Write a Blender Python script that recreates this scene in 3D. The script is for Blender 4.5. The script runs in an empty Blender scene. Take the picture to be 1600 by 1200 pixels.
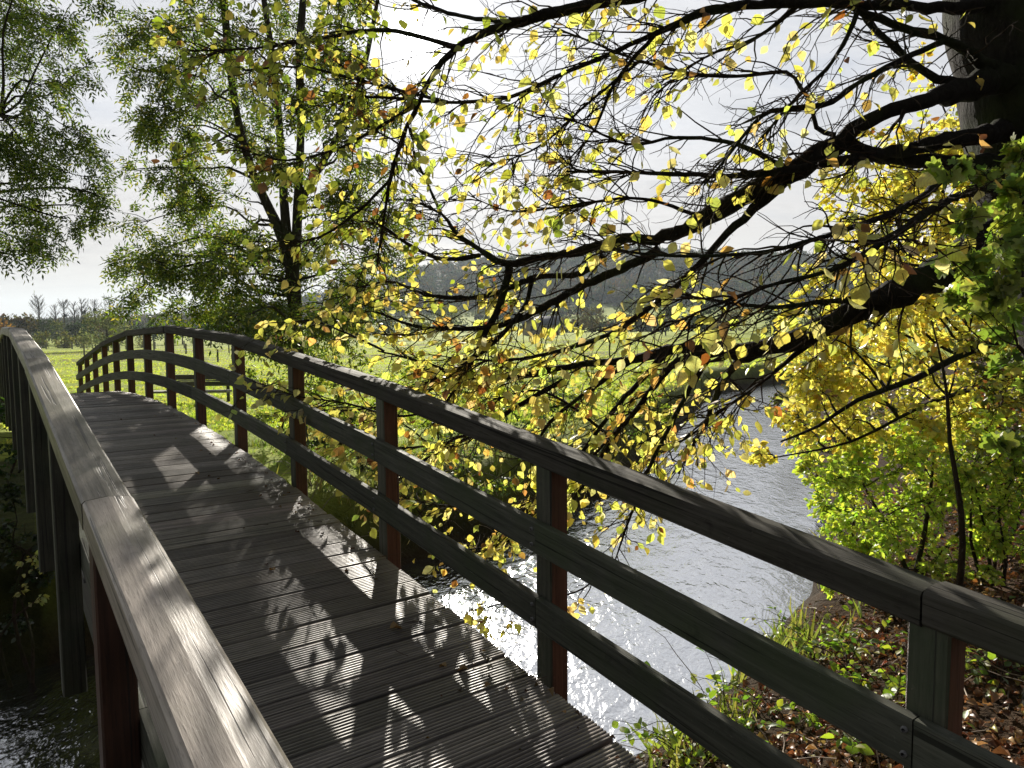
import bpy, math
import numpy as np
from mathutils import Matrix, Vector
rng = np.random.default_rng(11)
S = bpy.context.scene
COL = S.collection
A = np.array
# ---------------------------------------------------------------- camera, sky, sun, exposure
FPX, PITCH, ROLL, THETA = 1136.7, 0.0713, -0.0098, 0.6278
def unproj(px, py, Y):
    """photograph point + metres of depth -> place"""
    c, s = math.cos(ROLL), math.sin(ROLL)
    dx, dy = px - 800., py - 600.
    a = dx * c + dy * s; b = -dx * s + dy * c
    X = a / FPX * Y; Z = -b / FPX * Y
    return A([X, Y * math.cos(PITCH) + Z * math.sin(PITCH), -Y * math.sin(PITCH) + Z * math.cos(PITCH)])
camd = bpy.data.cameras.new('camera'); cam = bpy.data.objects.new('camera', camd); COL.objects.link(cam)
camd.sensor_fit = 'HORIZONTAL'; camd.sensor_width = 36.; camd.lens = FPX / 1600. * 36.
camd.clip_start = .05; camd.clip_end = 6000.
_f = Vector((0, math.cos(PITCH), -math.sin(PITCH))); _u0 = Vector((0, math.sin(PITCH), math.cos(PITCH))); _r0 = Vector((1, 0, 0))
_c, _s = math.cos(ROLL), math.sin(ROLL)
_r = _r0 * _c + _u0 * _s; _u = _u0 * _c - _r0 * _s
cam.matrix_world = Matrix(((_r.x, _u.x, -_f.x, 0), (_r.y, _u.y, -_f.y, 0), (_r.z, _u.z, -_f.z, 0), (0, 0, 0, 1)))
S.camera = cam

SUN = unproj(652, 66, 1.); SUN = SUN / np.linalg.norm(SUN)
SUN_EL = math.asin(SUN[2]); SUN_AZ = math.atan2(SUN[0], SUN[1])      # clockwise from +Y
ld = bpy.data.lights.new('sun', 'SUN'); ld.energy = 5.; ld.angle = math.radians(.5); ld.color = (1., .93, .82)
lo = bpy.data.objects.new('sun', ld); COL.objects.link(lo)
lo.rotation_euler = Vector(SUN.tolist()).to_track_quat('Z', 'Y').to_euler()
lo.location = (SUN * 60).tolist()

W = bpy.data.worlds.new('World'); S.world = W; W.use_nodes = True
nt = W.node_tree; nt.nodes.clear()
def N(nt, t, **kw):
    n = nt.nodes.new(t)
    for k, v in kw.items():
        if k.startswith('i_'):
            n.inputs[int(k[2:])].default_value = v
        else: setattr(n, k, v)
    return n
def Lk(nt, a, b): nt.links.new(a, b)
def math_n(nt, op, a, b=None, clamp=False):
    n = N(nt, 'ShaderNodeMath', operation=op, use_clamp=clamp)
    for i, v in enumerate((a, b)):
        if v is None: continue
        if isinstance(v, (int, float)): n.inputs[i].default_value = v
        else: Lk(nt, v, n.inputs[i])
    return n.outputs[0]
def vmath(nt, op, a, b=None):
    n = N(nt, 'ShaderNodeVectorMath', operation=op)
    for i, v in enumerate((a, b)):
        if v is None: continue
        if isinstance(v, (tuple, list)): n.inputs[i].default_value = v
        else: Lk(nt, v, n.inputs[i])
    return n
def mixc(nt, fac, a, b, blend='MIX'):
    n = N(nt, 'ShaderNodeMix', data_type='RGBA', blend_type=blend)
    for s_, v in ((n.inputs[0], fac), (n.inputs[6], a), (n.inputs[7], b)):
        if isinstance(v, (int, float)): s_.default_value = v
        elif isinstance(v, (tuple, list)): s_.default_value = (*v[:3], 1)
        else: Lk(nt, v, s_)
    return n.outputs[2]
def ramp(nt, fac, stops, interp='LINEAR'):
    n = N(nt, 'ShaderNodeValToRGB'); cr = n.color_ramp; cr.interpolation = interp
    while len(cr.elements) < len(stops): cr.elements.new(.5)
    for e, (p, c) in zip(cr.elements, stops):
        e.position = p; e.color = (*c, 1) if isinstance(c, (tuple, list)) else (c, c, c, 1)
    Lk(nt, fac, n.inputs[0]); return n.outputs[0]
def noise(nt, vec, scale, detail=4, rough=.5, dist=0., col=False):
    n = N(nt, 'ShaderNodeTexNoise'); n.inputs['Scale'].default_value = scale; n.inputs['Detail'].default_value = detail
    n.inputs['Roughness'].default_value = rough; n.inputs['Distortion'].default_value = dist
    if vec is not None: Lk(nt, vec, n.inputs['Vector'])
    return n.outputs['Color' if col else 'Fac']
SKY_STRENGTH = .057
HAZE = .0002
sky = N(nt, 'ShaderNodeTexSky', sky_type='NISHITA', sun_disc=False, sun_elevation=SUN_EL, sun_rotation=SUN_AZ,
        air_density=1., dust_density=1., ozone_density=1.)
tc = N(nt, 'ShaderNodeTexCoord'); d = tc.outputs['Generated']
sep = N(nt, 'ShaderNodeSeparateXYZ'); Lk(nt, d, sep.inputs[0])
zc_ = math_n(nt, 'MAXIMUM', sep.outputs[2], 0.)
inv = math_n(nt, 'DIVIDE', 1., math_n(nt, 'ADD', zc_, .13))
cx = math_n(nt, 'MULTIPLY', sep.outputs[0], inv); cy = math_n(nt, 'MULTIPLY', sep.outputs[1], inv)
cmb = N(nt, 'ShaderNodeCombineXYZ'); Lk(nt, cx, cmb.inputs[0]); Lk(nt, math_n(nt, 'MULTIPLY', cy, 1.7), cmb.inputs[1])
n1 = noise(nt, cmb.outputs[0], 1.1, 7, .55, .4); n2 = noise(nt, cmb.outputs[0], 3.1, 6, .6, .6)
cl = math_n(nt, 'ADD', math_n(nt, 'MULTIPLY', n1, .65), math_n(nt, 'MULTIPLY', n2, .35))
mask = ramp(nt, cl, [(.36, .94), (.56, 1.)])
shade = ramp(nt, cl, [(.34, (4.7, 5.0, 5.8)), (.47, (6.5, 6.5, 6.8)), (.62, (4.5, 4.6, 5.0))])
warm = ramp(nt, zc_, [(0., 1.), (.26, 0.)])
shade = mixc(nt, math_n(nt, 'MULTIPLY', warm, .9), shade, (6.3, 5.2, 4.2))
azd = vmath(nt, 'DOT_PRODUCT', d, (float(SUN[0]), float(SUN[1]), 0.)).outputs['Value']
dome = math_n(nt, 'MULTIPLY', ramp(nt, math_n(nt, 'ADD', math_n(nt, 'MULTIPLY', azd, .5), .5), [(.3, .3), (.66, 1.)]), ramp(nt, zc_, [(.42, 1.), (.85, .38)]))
dot = vmath(nt, 'DOT_PRODUCT', vmath(nt, 'NORMALIZE', d).outputs[0], tuple(SUN)).outputs['Value']
dot = math_n(nt, 'MAXIMUM', dot, 0.)
g1 = math_n(nt, 'MULTIPLY', math_n(nt, 'POWER', dot, 13.), 2.1)
g2 = math_n(nt, 'MULTIPLY', math_n(nt, 'POWER', dot, 120.), 3.)
g3 = math_n(nt, 'MULTIPLY', math_n(nt, 'POWER', dot, 3500.), 140.)
glow = math_n(nt, 'ADD', g1, g2)
glow = math_n(nt, 'MULTIPLY', glow, math_n(nt, 'ADD', math_n(nt, 'MULTIPLY', n2, .9), .5))
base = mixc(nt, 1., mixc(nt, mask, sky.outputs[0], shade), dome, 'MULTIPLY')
gc = N(nt, 'ShaderNodeMix', data_type='RGBA', blend_type='MULTIPLY'); gc.inputs[0].default_value = 1; gc.inputs[7].default_value = (1, .98, .95, 1)
Lk(nt, glow, gc.inputs[6])
g3c = mixc(nt, 1., base, g3, 'ADD')
tot = mixc(nt, 1., g3c, gc.outputs[2], 'ADD')
bg = N(nt, 'ShaderNodeBackground'); bg.inputs[1].default_value = SKY_STRENGTH; Lk(nt, tot, bg.inputs[0])
ow = N(nt, 'ShaderNodeOutputWorld'); Lk(nt, bg.outputs[0], ow.inputs[0])
S.view_settings.view_transform = 'Standard'; S.view_settings.look = 'None'; S.view_settings.gamma = 1.; S.view_settings.exposure = .95
S.view_settings.use_curve_mapping = False
S.render.engine = 'CYCLES'
cy_ = S.cycles
cy_.use_denoising = True; cy_.max_bounces = 8; cy_.diffuse_bounces = 4; cy_.glossy_bounces = 4; cy_.transmission_bounces = 6
cy_.sample_clamp_indirect = 6.
try: cy_.denoiser = 'OPENIMAGEDENOISE'; cy_.denoising_input_passes = 'RGB_ALBEDO_NORMAL'; cy_.denoising_prefilter = 'ACCURATE'
except Exception: pass

# ---------------------------------------------------------------- mesh helpers
def unit(v):
    v = np.asarray(v, float); return v / (np.linalg.norm(v, axis=-1, keepdims=True) + 1e-12)
class MB:
    """collects shapes (points, faces, a colour and a local coordinate per point) into ONE mesh"""
    def __init__(s): s.V = []; s.F = []; s.C = []; s.L = []; s.n = 0
    def add(s, V, F, col=(.5, .5, .5), loc=None):
        V = np.asarray(V, float).reshape(-1, 3); k = len(V)
        if k == 0: return
        for f in (F if isinstance(F, list) else [F]):
            f = np.asarray(f, int)
            if f.size: s.F.append(f + s.n)
        c = np.asarray(col, float)
        s.C.append(np.broadcast_to(c, (k, 3)) if c.ndim == 1 else c)
        s.L.append(V if loc is None else np.asarray(loc, float).reshape(-1, 3))
        s.V.append(V); s.n += k
    def build(s, name, mat, parent=None, smooth=False):
        me = bpy.data.meshes.new(name)
        V = np.concatenate(s.V); C = np.concatenate(s.C); L = np.concatenate(s.L)
        li = np.concatenate([f.ravel() for f in s.F]); tot = np.concatenate([np.full(len(f), f.shape[1]) for f in s.F])
        me.vertices.add(len(V)); me.vertices.foreach_set('co', V.astype(np.float32).ravel())
        me.loops.add(len(li)); me.loops.foreach_set('vertex_index', li.astype(np.int32))
        me.polygons.add(len(tot)); me.polygons.foreach_set('loop_start', np.concatenate([[0], np.cumsum(tot)[:-1]]).astype(np.int32))
        me.polygons.foreach_set('loop_total', tot.astype(np.int32))
        me.update(calc_edges=True)
        a = me.attributes.new('col', 'FLOAT_COLOR', 'POINT')
        a.data.foreach_set('color', np.c_[C, np.ones(len(C))].astype(np.float32).ravel())
        b = me.attributes.new('loc', 'FLOAT_VECTOR', 'POINT'); b.data.foreach_set('vector', L.astype(np.float32).ravel())
        if smooth: me.polygons.foreach_set('use_smooth', np.ones(len(tot), bool))
        me.validate(); me.materials.append(mat)
        o = bpy.data.objects.new(name, me); COL.objects.link(o)
        if parent is not None:
            o.parent = parent; o.matrix_parent_inverse = Matrix.Translation(-Vector(parent.location))
        return o
def thing(name, label, cat, loc, group=None):
    o = bpy.data.objects.new(name, None); COL.objects.link(o); o.location = [float(x) for x in loc]
    o.empty_display_size = .2
    o['label'] = label; o['category'] = cat
    if group: o['group'] = group
    return o
def tag(o, label, cat, group=None, kind=None):
    o['label'] = label; o['category'] = cat
    if group: o['group'] = group
    if kind: o['kind'] = kind
    return o
def tube(mb, pts, rad, sides=6, col=(.5, .5, .5), cap=True, rough=0.):
    pts = np.asarray(pts, float); n = len(pts); rad = np.broadcast_to(np.asarray(rad, float), (n,))
    t = unit(np.gradient(pts, axis=0))
    up = A([0, 0, 1.]) if abs(t[0, 2]) < .9 else A([1., 0, 0])
    a = np.cross(t, up); a = unit(a); b = np.cross(t, a)
    an = np.arange(sides) * 2 * math.pi / sides
    r = rad[:, None] * (1 + (rough * rng.normal(size=(n, sides)) if rough else np.zeros((n, sides))))
    V = pts[:, None, :] + (a[:, None, :] * np.cos(an)[None, :, None] + b[:, None, :] * np.sin(an)[None, :, None]) * r[:, :, None]
    i = np.arange(n - 1)[:, None] * sides; j = np.arange(sides)[None, :]; j2 = (j + 1) % sides
    F = np.stack([i + j, i + j2, i + sides + j2, i + sides + j], -1).reshape(-1, 4)
    Fs = [F]
    if cap: Fs += [np.arange(sides)[None, :], (np.arange(sides)[::-1] + (n - 1) * sides)[None, :]]
    mb.add(V, Fs, col)
def smooth_path(P, R, step):
    """Catmull-Rom through the nodes, resampled"""
    P = np.asarray(P, float); R = np.asarray(R, float); Q = np.c_[P, R]
    Q = np.vstack([2 * Q[0] - Q[1], Q, 2 * Q[-1] - Q[-2]]); out = []
    for i in range(1, len(Q) - 2):
        m = max(2, int(np.linalg.norm(Q[i + 1, :3] - Q[i, :3]) / step)); t = np.linspace(0, 1, m, endpoint=False)[:, None]
        p0, p1, p2, p3 = Q[i - 1], Q[i], Q[i + 1], Q[i + 2]
        out.append(.5 * (2 * p1 + (p2 - p0) * t + (2 * p0 - 5 * p1 + 4 * p2 - p3) * t**2 + (3 * p1 - p0 - 3 * p2 + p3) * t**3))
    out.append(Q[-2][None]); q = np.vstack(out); return q[:, :3], np.maximum(q[:, 3], 1e-4)
def leaf_tpl(hw=.34, fold=.35, bend=.18, curl=0.):
    x = A([0, .2, .45, .74, 1.]); w = A([0, .74, 1., .62, 0]) * hw
    mid = np.c_[x, 0 * x, -bend * x**2]
    L = np.c_[x[1:4], w[1:4], fold * w[1:4] - bend * x[1:4]**2 + curl * A([.3, 1, .2])]
    R = np.c_[x[1:4], -w[1:4], fold * w[1:4] - bend * x[1:4]**2 + curl * A([-.2, .7, .9])]
    V = np.vstack([mid, L, R]); V[:, 0] = .16 + .84 * V[:, 0]; V = np.vstack([V, [[0, .012, 0], [0, -.012, 0], [.18, -.01, 0], [.18, .01, 0]]])     # with its stalk
    T = A([[0, 1, 5], [4, 7, 3], [0, 8, 1], [4, 3, 10]]); Q = A([[1, 2, 6, 5], [2, 3, 7, 6], [1, 8, 9, 2], [2, 9, 10, 3], [11, 12, 13, 14]])
    return V, [T, Q]
BEECH = leaf_tpl(.31); BEECH2 = leaf_tpl(.33, .15, -.12); LITTER = leaf_tpl(.34, .5, .35, .16); OVAL = leaf_tpl(.3, .3, .1)
LEAFLET = (A([[0, 0, 0], [.4, .17, .04], [1., 0, -.08], [.4, -.17, .04]]), [A([[0, 2, 1], [0, 3, 2]])])
TUFT = (A([[0, .02, 0], [0, -.02, 0], [.8, .45, 0], [1., .1, -.1], [.85, -.2, .05], [.7, -.5, 0]]), [A([[0, 1, 3, 2], [0, 1, 5, 4]])])
BLADE = (A([[0, .045, 0], [0, -.045, 0], [.55, .03, .0], [.55, -.03, 0], [1., 0, -.18]]), [A([[0, 1, 3, 2]]), A([[2, 3, 4]])])
def lobed_tpl():
    an = np.radians([180, 140, 115, 95, 70, 52, 32, 15, 0, -15, -32, -52, -70, -95, -115, -140])
    r = A([.12, .42, .62, .40, .66, .68, .42, .72, .80, .72, .42, .68, .66, .40, .62, .42])
    V = np.c_[.35 + r * np.cos(an) * .8, r * np.sin(an) * .85, .12 * r**2 * np.abs(np.sin(an)) * 2]
    V = np.vstack([[.35, 0, 0], V]); k = len(an)
    return V, [A([[0, 1 + i, 1 + (i + 1) % k] for i in range(k)])]
LOBED = lobed_tpl()
def put(mb, tpl, P, D, Nn, L, C):
    """copies of a leaf template: base P, direction D, normal N, length L, colour C"""
    P = np.asarray(P, float)
    if len(P) == 0: return
    V, Fs = tpl; n = len(P); k = len(V)
    D = unit(D); B = unit(np.cross(Nn, D)); Nn = np.cross(D, B); L = np.broadcast_to(np.asarray(L, float), (n,))
    X = (P[:, None] + (V[None, :, 0:1] * D[:, None] + V[None, :, 1:2] * B[:, None] + V[None, :, 2:3] * Nn[:, None]) * L[:, None, None])
    off = (np.arange(n) * k)[:, None, None]
    C = np.broadcast_to(np.asarray(C, float), (n, 3))
    mb.add(X.reshape(-1, 3), [(f[None] + off).reshape(-1, f.shape[1]) for f in Fs], np.repeat(C, k, 0), np.tile(V, (n, 1)))
def pick(cols, n, jit=.18, wts=None):
    cols = np.asarray(cols, float); c = cols[rng.choice(len(cols), n, p=wts)]
    return np.clip(c * np.exp(rng.normal(0, jit, (n, 1))) * np.exp(rng.normal(0, jit * .35, (n, 3))), .003, .9)
def rdir(n): return unit(rng.normal(size=(n, 3)))

# ---------------------------------------------------------------- materials
def mat(name):
    m = bpy.data.materials.new(name); m.use_nodes = True; t = m.node_tree; t.nodes.clear()
    o = N(t, 'ShaderNodeOutputMaterial'); return m, t, o
def attr(t, n='col', out='Color'): return N(t, 'ShaderNodeAttribute', attribute_name=n).outputs[out]
def bump(t, h, dist, strength=1.):
    b = N(t, 'ShaderNodeBump'); b.inputs['Strength'].default_value = strength; b.inputs['Distance'].default_value = dist
    Lk(t, h, b.inputs['Height']); return b.outputs[0]
def princ(t, o, col, rough=.7, nrm=None, spec=.4):
    p = N(t, 'ShaderNodeBsdfPrincipled')
    if isinstance(col, tuple): p.inputs['Base Color'].default_value = (*col, 1)
    else: Lk(t, col, p.inputs['Base Color'])
    if isinstance(rough, (int, float)): p.inputs['Roughness'].default_value = rough
    else: Lk(t, rough, p.inputs['Roughness'])
    p.inputs['Specular IOR Level'].default_value = spec
    if nrm is not None: Lk(t, nrm, p.inputs['Normal'])
    Lk(t, p.outputs[0], o.inputs[0]); return p
def leaf_mat(name, trans=.7, gloss=.07, rough=.38, veins=True, tint=(1.12, 1.08, .72)):
    m, t, o = mat(name)
    c = attr(t); lv = attr(t, 'loc', 'Vector')
    if veins:
        sp = N(t, 'ShaderNodeSeparateXYZ'); Lk(t, lv, sp.inputs[0])
        ph = math_n(t, 'SUBTRACT', sp.outputs[0], math_n(t, 'MULTIPLY', math_n(t, 'ABSOLUTE', sp.outputs[1]), .9))
        w = math_n(t, 'POWER', math_n(t, 'ABSOLUTE', math_n(t, 'SINE', math_n(t, 'MULTIPLY', ph, 26.))), .35)
        geo = N(t, 'ShaderNodeNewGeometry')
        bl = noise(t, geo.outputs['Position'], 60., 2)
        c = mixc(t, 1., c, ramp(t, w, [(.3, .74), (.8, 1.)]), 'MULTIPLY')
        c = mixc(t, 1., c, ramp(t, bl, [(.3, (.86, .78, .7)), (.6, (1, 1, 1))]), 'MULTIPLY')
    df = N(t, 'ShaderNodeBsdfDiffuse'); Lk(t, c, df.inputs[0])
    tr = N(t, 'ShaderNodeBsdfTranslucent'); Lk(t, mixc(t, 1., c, tint, 'MULTIPLY'), tr.inputs[0])
    mx = N(t, 'ShaderNodeMixShader'); mx.inputs[0].default_value = trans; Lk(t, df.outputs[0], mx.inputs[1]); Lk(t, tr.outputs[0], mx.inputs[2])
    gl = N(t, 'ShaderNodeBsdfGlossy'); gl.inputs['Roughness'].default_value = rough
    m2 = N(t, 'ShaderNodeMixShader'); m2.inputs[0].default_value = gloss; Lk(t, mx.outputs[0], m2.inputs[1]); Lk(t, gl.outputs[0], m2.inputs[2])
    Lk(t, m2.outputs[0], o.inputs[0]); return m
M = {}
M['leaf'] = leaf_mat('thin autumn leaf')
M['leaf_green'] = leaf_mat('green leaf', .64, .05, .42, True, (.95, 1.1, .45))
M['leaf_small'] = leaf_mat('small leaf', .62, .06, .4, False, (1.0, 1.1, .5))
M['leaf_far'] = leaf_mat('distant leaf', .3, .0, .6, False, (1., 1.05, .7))
M['grass'] = leaf_mat('grass blade', .5, .04, .45, False, (1.05, 1.1, .5))
M['litter'] = leaf_mat('dry fallen leaf', .25, .035, .35, True, (1.1, .9, .6))
def bark(name, a, b, scale=(9, 9, 3)):
    m, t, o = mat(name)
    g = N(t, 'ShaderNodeNewGeometry'); mp = N(t, 'ShaderNodeMapping'); mp.inputs['Scale'].default_value = scale; Lk(t, g.outputs['Position'], mp.inputs[0])
    n = noise(t, mp.outputs[0], 4., 8, .65); n2 = noise(t, g.outputs['Position'], 2.3, 4)
    c = ramp(t, n, [(.3, a), (.7, b)]); c = mixc(t, ramp(t, n2, [(.5, 0.), (.68, .7)]), c, (.035, .05, .015))
    princ(t, o, c, .9, bump(t, n, .04, 1.), .1); return m
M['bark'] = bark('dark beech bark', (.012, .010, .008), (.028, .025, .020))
M['bark_ash'] = bark('ash bark', (.03, .026, .02), (.09, .08, .062), (6, 6, 2))
M['twig'] = bark('twig bark', (.03, .02, .015), (.07, .05, .035))
def wood(name, dark, light, moss, rough=.55, tintattr=True, mossamt=.6, spec=.45):
    m, t, o = mat(name)
    lv = attr(t, 'loc', 'Vector'); mp = N(t, 'ShaderNodeMapping'); mp.inputs['Scale'].default_value = (1.6, 34., 34.); Lk(t, lv, mp.inputs[0])
    g = noise(t, mp.outputs[0], 1.6, 8, .62, .12)
    mp2 = N(t, 'ShaderNodeMapping'); mp2.inputs['Scale'].default_value = (16., 170., 170.); Lk(t, lv, mp2.inputs[0])
    fl = noise(t, mp2.outputs[0], 1.3, 3, .6)
    big = noise(t, lv, 2.6, 5, .6); blot = noise(t, lv, 11., 6, .65)
    c = ramp(t, g, [(.28, dark), (.5, tuple((x + y) / 2 for x, y in zip(dark, light))), (.72, light)])
    c = mixc(t, ramp(t, fl, [(.56, 0.), (.72, .55)]), c, tuple(x * .35 for x in dark))
    c = mixc(t, ramp(t, big, [(.46, 0.), (.66, mossamt)]), c, moss)
    c = mixc(t, ramp(t, blot, [(.6, 0.), (.74, .5)]), c, tuple(x * .45 for x in dark))
    pale = noise(t, lv, 38., 4, .7); c = mixc(t, ramp(t, pale, [(.66, 0.), (.74, .4)]), c, tuple(min(.5, x * 1.9) for x in light))
    if tintattr: c = mixc(t, 1., c, attr(t), 'MULTIPLY')
    mp3 = N(t, 'ShaderNodeMapping'); mp3.inputs['Scale'].default_value = (.9, 70., 70.); Lk(t, lv, mp3.inputs[0])
    ck = noise(t, mp3.outputs[0], 1., 2, .5, .8); ckm = ramp(t, ck, [(.63, 0.), (.665, 1.)])
    c = mixc(t, math_n(t, 'MULTIPLY', ckm, .75), c, tuple(x * .2 for x in dark))
    h = math_n(t, 'SUBTRACT', math_n(t, 'ADD', g, math_n(t, 'MULTIPLY', fl, .5)), math_n(t, 'MULTIPLY', ckm, 1.2))
    princ(t, o, c, ramp(t, g, [(.2, rough + .12), (.8, rough - .1)]), bump(t, h, .003, .4), spec); return m
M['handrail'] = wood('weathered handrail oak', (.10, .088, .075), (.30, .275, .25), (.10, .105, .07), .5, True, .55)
M['handrail_shaded'] = wood('shaded mossy handrail', (.035, .033, .028), (.10, .095, .082), (.05, .058, .035), .8, True, .6, .12)  # mossy right handrail, its colour darkened for the shade of the beech
M['rail'] = wood('dark green stained rail', (.042, .045, .036), (.115, .118, .096), (.06, .08, .04), .75, True, .6, .2)
M['post'] = wood('weathered post', (.055, .052, .043), (.15, .135, .112), (.04, .065, .03), .62)
M['deck'] = wood('grooved deck plank', (.095, .086, .078), (.31, .29, .265), (.06, .06, .045), .47, True, .4, .5)
M['beam'] = wood('under deck beam', (.04, .035, .03), (.1, .09, .075), (.03, .045, .02), .7)
M['greywood'] = wood('grey fence wood', (.10, .09, .08), (.28, .26, .23), (.1, .11, .08), .7)

# ground
m, t, o = mat('earth and turf')
g = N(t, 'ShaderNodeNewGeometry'); pos = g.outputs['Position']
c0 = attr(t)
na = noise(t, pos, .35, 6, .6); nb = noise(t, pos, 4., 8, .65); ncol = noise(t, pos, 22., 4, .6)
c = mixc(t, 1., c0, ramp(t, nb, [(.3, (.55, .55, .5)), (.7, (1.35, 1.3, 1.2))]), 'MULTIPLY')
c = mixc(t, 1., c, ramp(t, na, [(.35, (.75, .8, .7)), (.65, (1.2, 1.15, 1.1))]), 'MULTIPLY')
princ(t, o, c, .95, bump(t, math_n(t, 'ADD', nb, ncol), .12, .7), .1)
M['ground'] = m
# water
m, t, o = mat('rippled river water')
g = N(t, 'ShaderNodeNewGeometry'); mp = N(t, 'ShaderNodeMapping'); mp.inputs['Rotation'].default_value = (0, 0, math.radians(-35)); mp.inputs['Scale'].default_value = (1.5, .8, 1.)
Lk(t, g.outputs['Position'], mp.inputs[0])
w1 = noise(t, mp.outputs[0], 2.2, 3, .55, .7); w2 = noise(t, mp.outputs[0], 8., 3, .55, .5); w3 = noise(t, mp.outputs[0], 26., 2, .5)
h = math_n(t, 'ADD', math_n(t, 'ADD', math_n(t, 'MULTIPLY', w1, 1.), math_n(t, 'MULTIPLY', w2, .34)), math_n(t, 'MULTIPLY', w3, .07))
nb = bump(t, h, .12, .36)
df = N(t, 'ShaderNodeBsdfDiffuse'); df.inputs[0].default_value = (.03, .034, .034, 1)
gl = N(t, 'ShaderNodeBsdfGlossy'); gl.inputs['Roughness'].default_value = .1; gl.inputs[0].default_value = (.93, .94, .96, 1); Lk(t, nb, gl.inputs['Normal'])
fr = N(t, 'ShaderNodeFresnel'); fr.inputs[0].default_value = 1.5; Lk(t, nb, fr.inputs['Normal'])
mx = N(t, 'ShaderNodeMixShader'); Lk(t, math_n(t, 'ADD', math_n(t, 'MULTIPLY', fr.outputs[0], .66), .07), mx.inputs[0]); Lk(t, df.outputs[0], mx.inputs[1]); Lk(t, gl.outputs[0], mx.inputs[2])
Lk(t, mx.outputs[0], o.inputs[0])
M['water'] = m
def plain(name, a, b, sc=3., rough=.7):
    m, t, o = mat(name); g = N(t, 'ShaderNodeNewGeometry'); n = noise(t, g.outputs['Position'], sc, 5)
    princ(t, o, ramp(t, n, [(.3, a), (.7, b)]), rough, None, .3); return m
M['tiles'] = plain('slate roof', (.09, .1, .12), (.15, .16, .19), 1.2)
M['wall'] = plain('rendered wall', (.30, .25, .2), (.38, .32, .26), .8)
M['glass'] = plain('window glass', (.03, .035, .04), (.05, .055, .06), .5, .15)
M['wire'] = plain('wire', (.12, .12, .12), (.2, .2, .2), 1., .5)
M['mistletoe'] = plain('mistletoe', (.02, .03, .01), (.04, .05, .02), 2.)

# ---------------------------------------------------------------- terrain, river
WZ = -3.2
RIV = A([(-60, -50, 2.6), (-30, -22, 2.5), (-9, -1, 2.5), (-4, 3.9, 2.5), (0, 7.9, 2.45), (1.6, 9.8, 2.3), (3.5, 13, 1.95), (6.0, 20, 1.65), (8.9, 28.5, 1.6),
         (12, 36, 1.8), (17, 42, 2.), (26, 46, 2.2), (60, 52, 3), (220, 70, 4)], float)
def river_sd(x, y):
    x = np.asarray(x, float); y = np.asarray(y, float)
    best = np.full(x.shape, 1e9); sd = np.zeros(x.shape); hwb = np.zeros(x.shape)
    for a, b in zip(RIV[:-1], RIV[1:]):
        dx, dy = b[0] - a[0], b[1] - a[1]; L2 = dx * dx + dy * dy
        t = np.clip(((x - a[0]) * dx + (y - a[1]) * dy) / L2, 0, 1)
        qx, qy = x - a[0] - t * dx, y - a[1] - t * dy; dd = np.hypot(qx, qy); hw = a[2] + t * (b[2] - a[2])
        cr = dx * qy - dy * qx; u = dd < best
        best = np.where(u, dd, best); sd = np.where(u, np.where(cr < 0, 1., -1.), sd); hwb = np.where(u, hw, hwb)
    return best - hwb, sd
def sstep(a, b, x):
    t = np.clip((x - a) / (b - a), 0, 1); return t * t * (3 - 2 * t)
RIDGE_X = A([-900, -200, 200, 400, 560, 650, 750, 1000, 1150, 1300, 1700, 2600.])
RIDGE_Y = A([515, 508, 500, 486, 452, 428, 415, 402, 415, 424, 440, 470.])
RIDGE_AZ = np.arctan((RIDGE_X - 800) / FPX); RIDGE_EL = np.maximum((517 - RIDGE_Y) / FPX, .002)
_vn = rng.random((64, 64))
def vnoise(x, y):
    xi = np.floor(x).astype(int); yi = np.floor(y).astype(int); fx = x - xi; fy = y - yi
    fx = fx * fx * (3 - 2 * fx); fy = fy * fy * (3 - 2 * fy); g = lambda i, j: _vn[i % 64, j % 64]
    return (g(xi, yi) * (1 - fx) + g(xi + 1, yi) * fx) * (1 - fy) + (g(xi, yi + 1) * (1 - fx) + g(xi + 1, yi + 1) * fx) * fy - .5
def height(x, y):
    x = np.asarray(x, float); y = np.asarray(y, float)
    d, sd = river_sd(x, y); r = np.hypot(x, y)
    right = np.interp(d, [-3, -.6, 0, .4, 2, 4, 8, 14, 25, 60, 200], [-3.9, -3.6, -3.22, -2.9, -2.42, -2.05, -1.35, -.4, 1.2, 3., 4.])
    left = np.interp(d, [-3, -.6, 0, .18, .5, .8, 1.5, 4, 60], [-3.9, -3.6, -3.22, -2.95, -2.42, -2.2, -2.15, -2.25, -2.25])
    z = np.where(sd > 0, right, left)
    farw = sstep(36, 60, y) * (sd > 0); z = z * (1 - farw) + farw * np.minimum(z, -2.2)
    az = np.arctan2(x, y); el = np.interp(az, RIDGE_AZ, RIDGE_EL)
    fr = sstep(260, 900, r) ** 1.25
    z = z + np.where(np.cos(az) > 0, el * 900 * fr, 4 * fr) + .012 * np.clip(r - 60, 0, 150) * sstep(-.35, .1, az)
    nz = vnoise(x * .9, y * .9) * .12 + vnoise(x * 2.7 + 9, y * 2.7) * .06 + vnoise(x * .15, y * .15) * .3 * np.clip(r / 40, 0, 1)
    return z + nz * np.clip(d * 1.5 + .3, 0.1, 1)
azs = np.radians(np.concatenate([np.arange(-180, -62, 4), np.arange(-62, 62.01, .6), np.arange(66, 180, 4)]))
rs = np.concatenate([[.01], np.geomspace(.6, 60, 210), np.geomspace(62, 3500, 90)])
AZ, RR = np.meshgrid(azs, rs); X = RR * np.sin(AZ); Y = RR * np.cos(AZ); Z = height(X, Y)
na_, nr_ = len(azs), len(rs)
i = np.arange(nr_ - 1)[:, None] * na_; j = np.arange(na_)[None, :]; j2 = (j + 1) % na_
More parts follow.
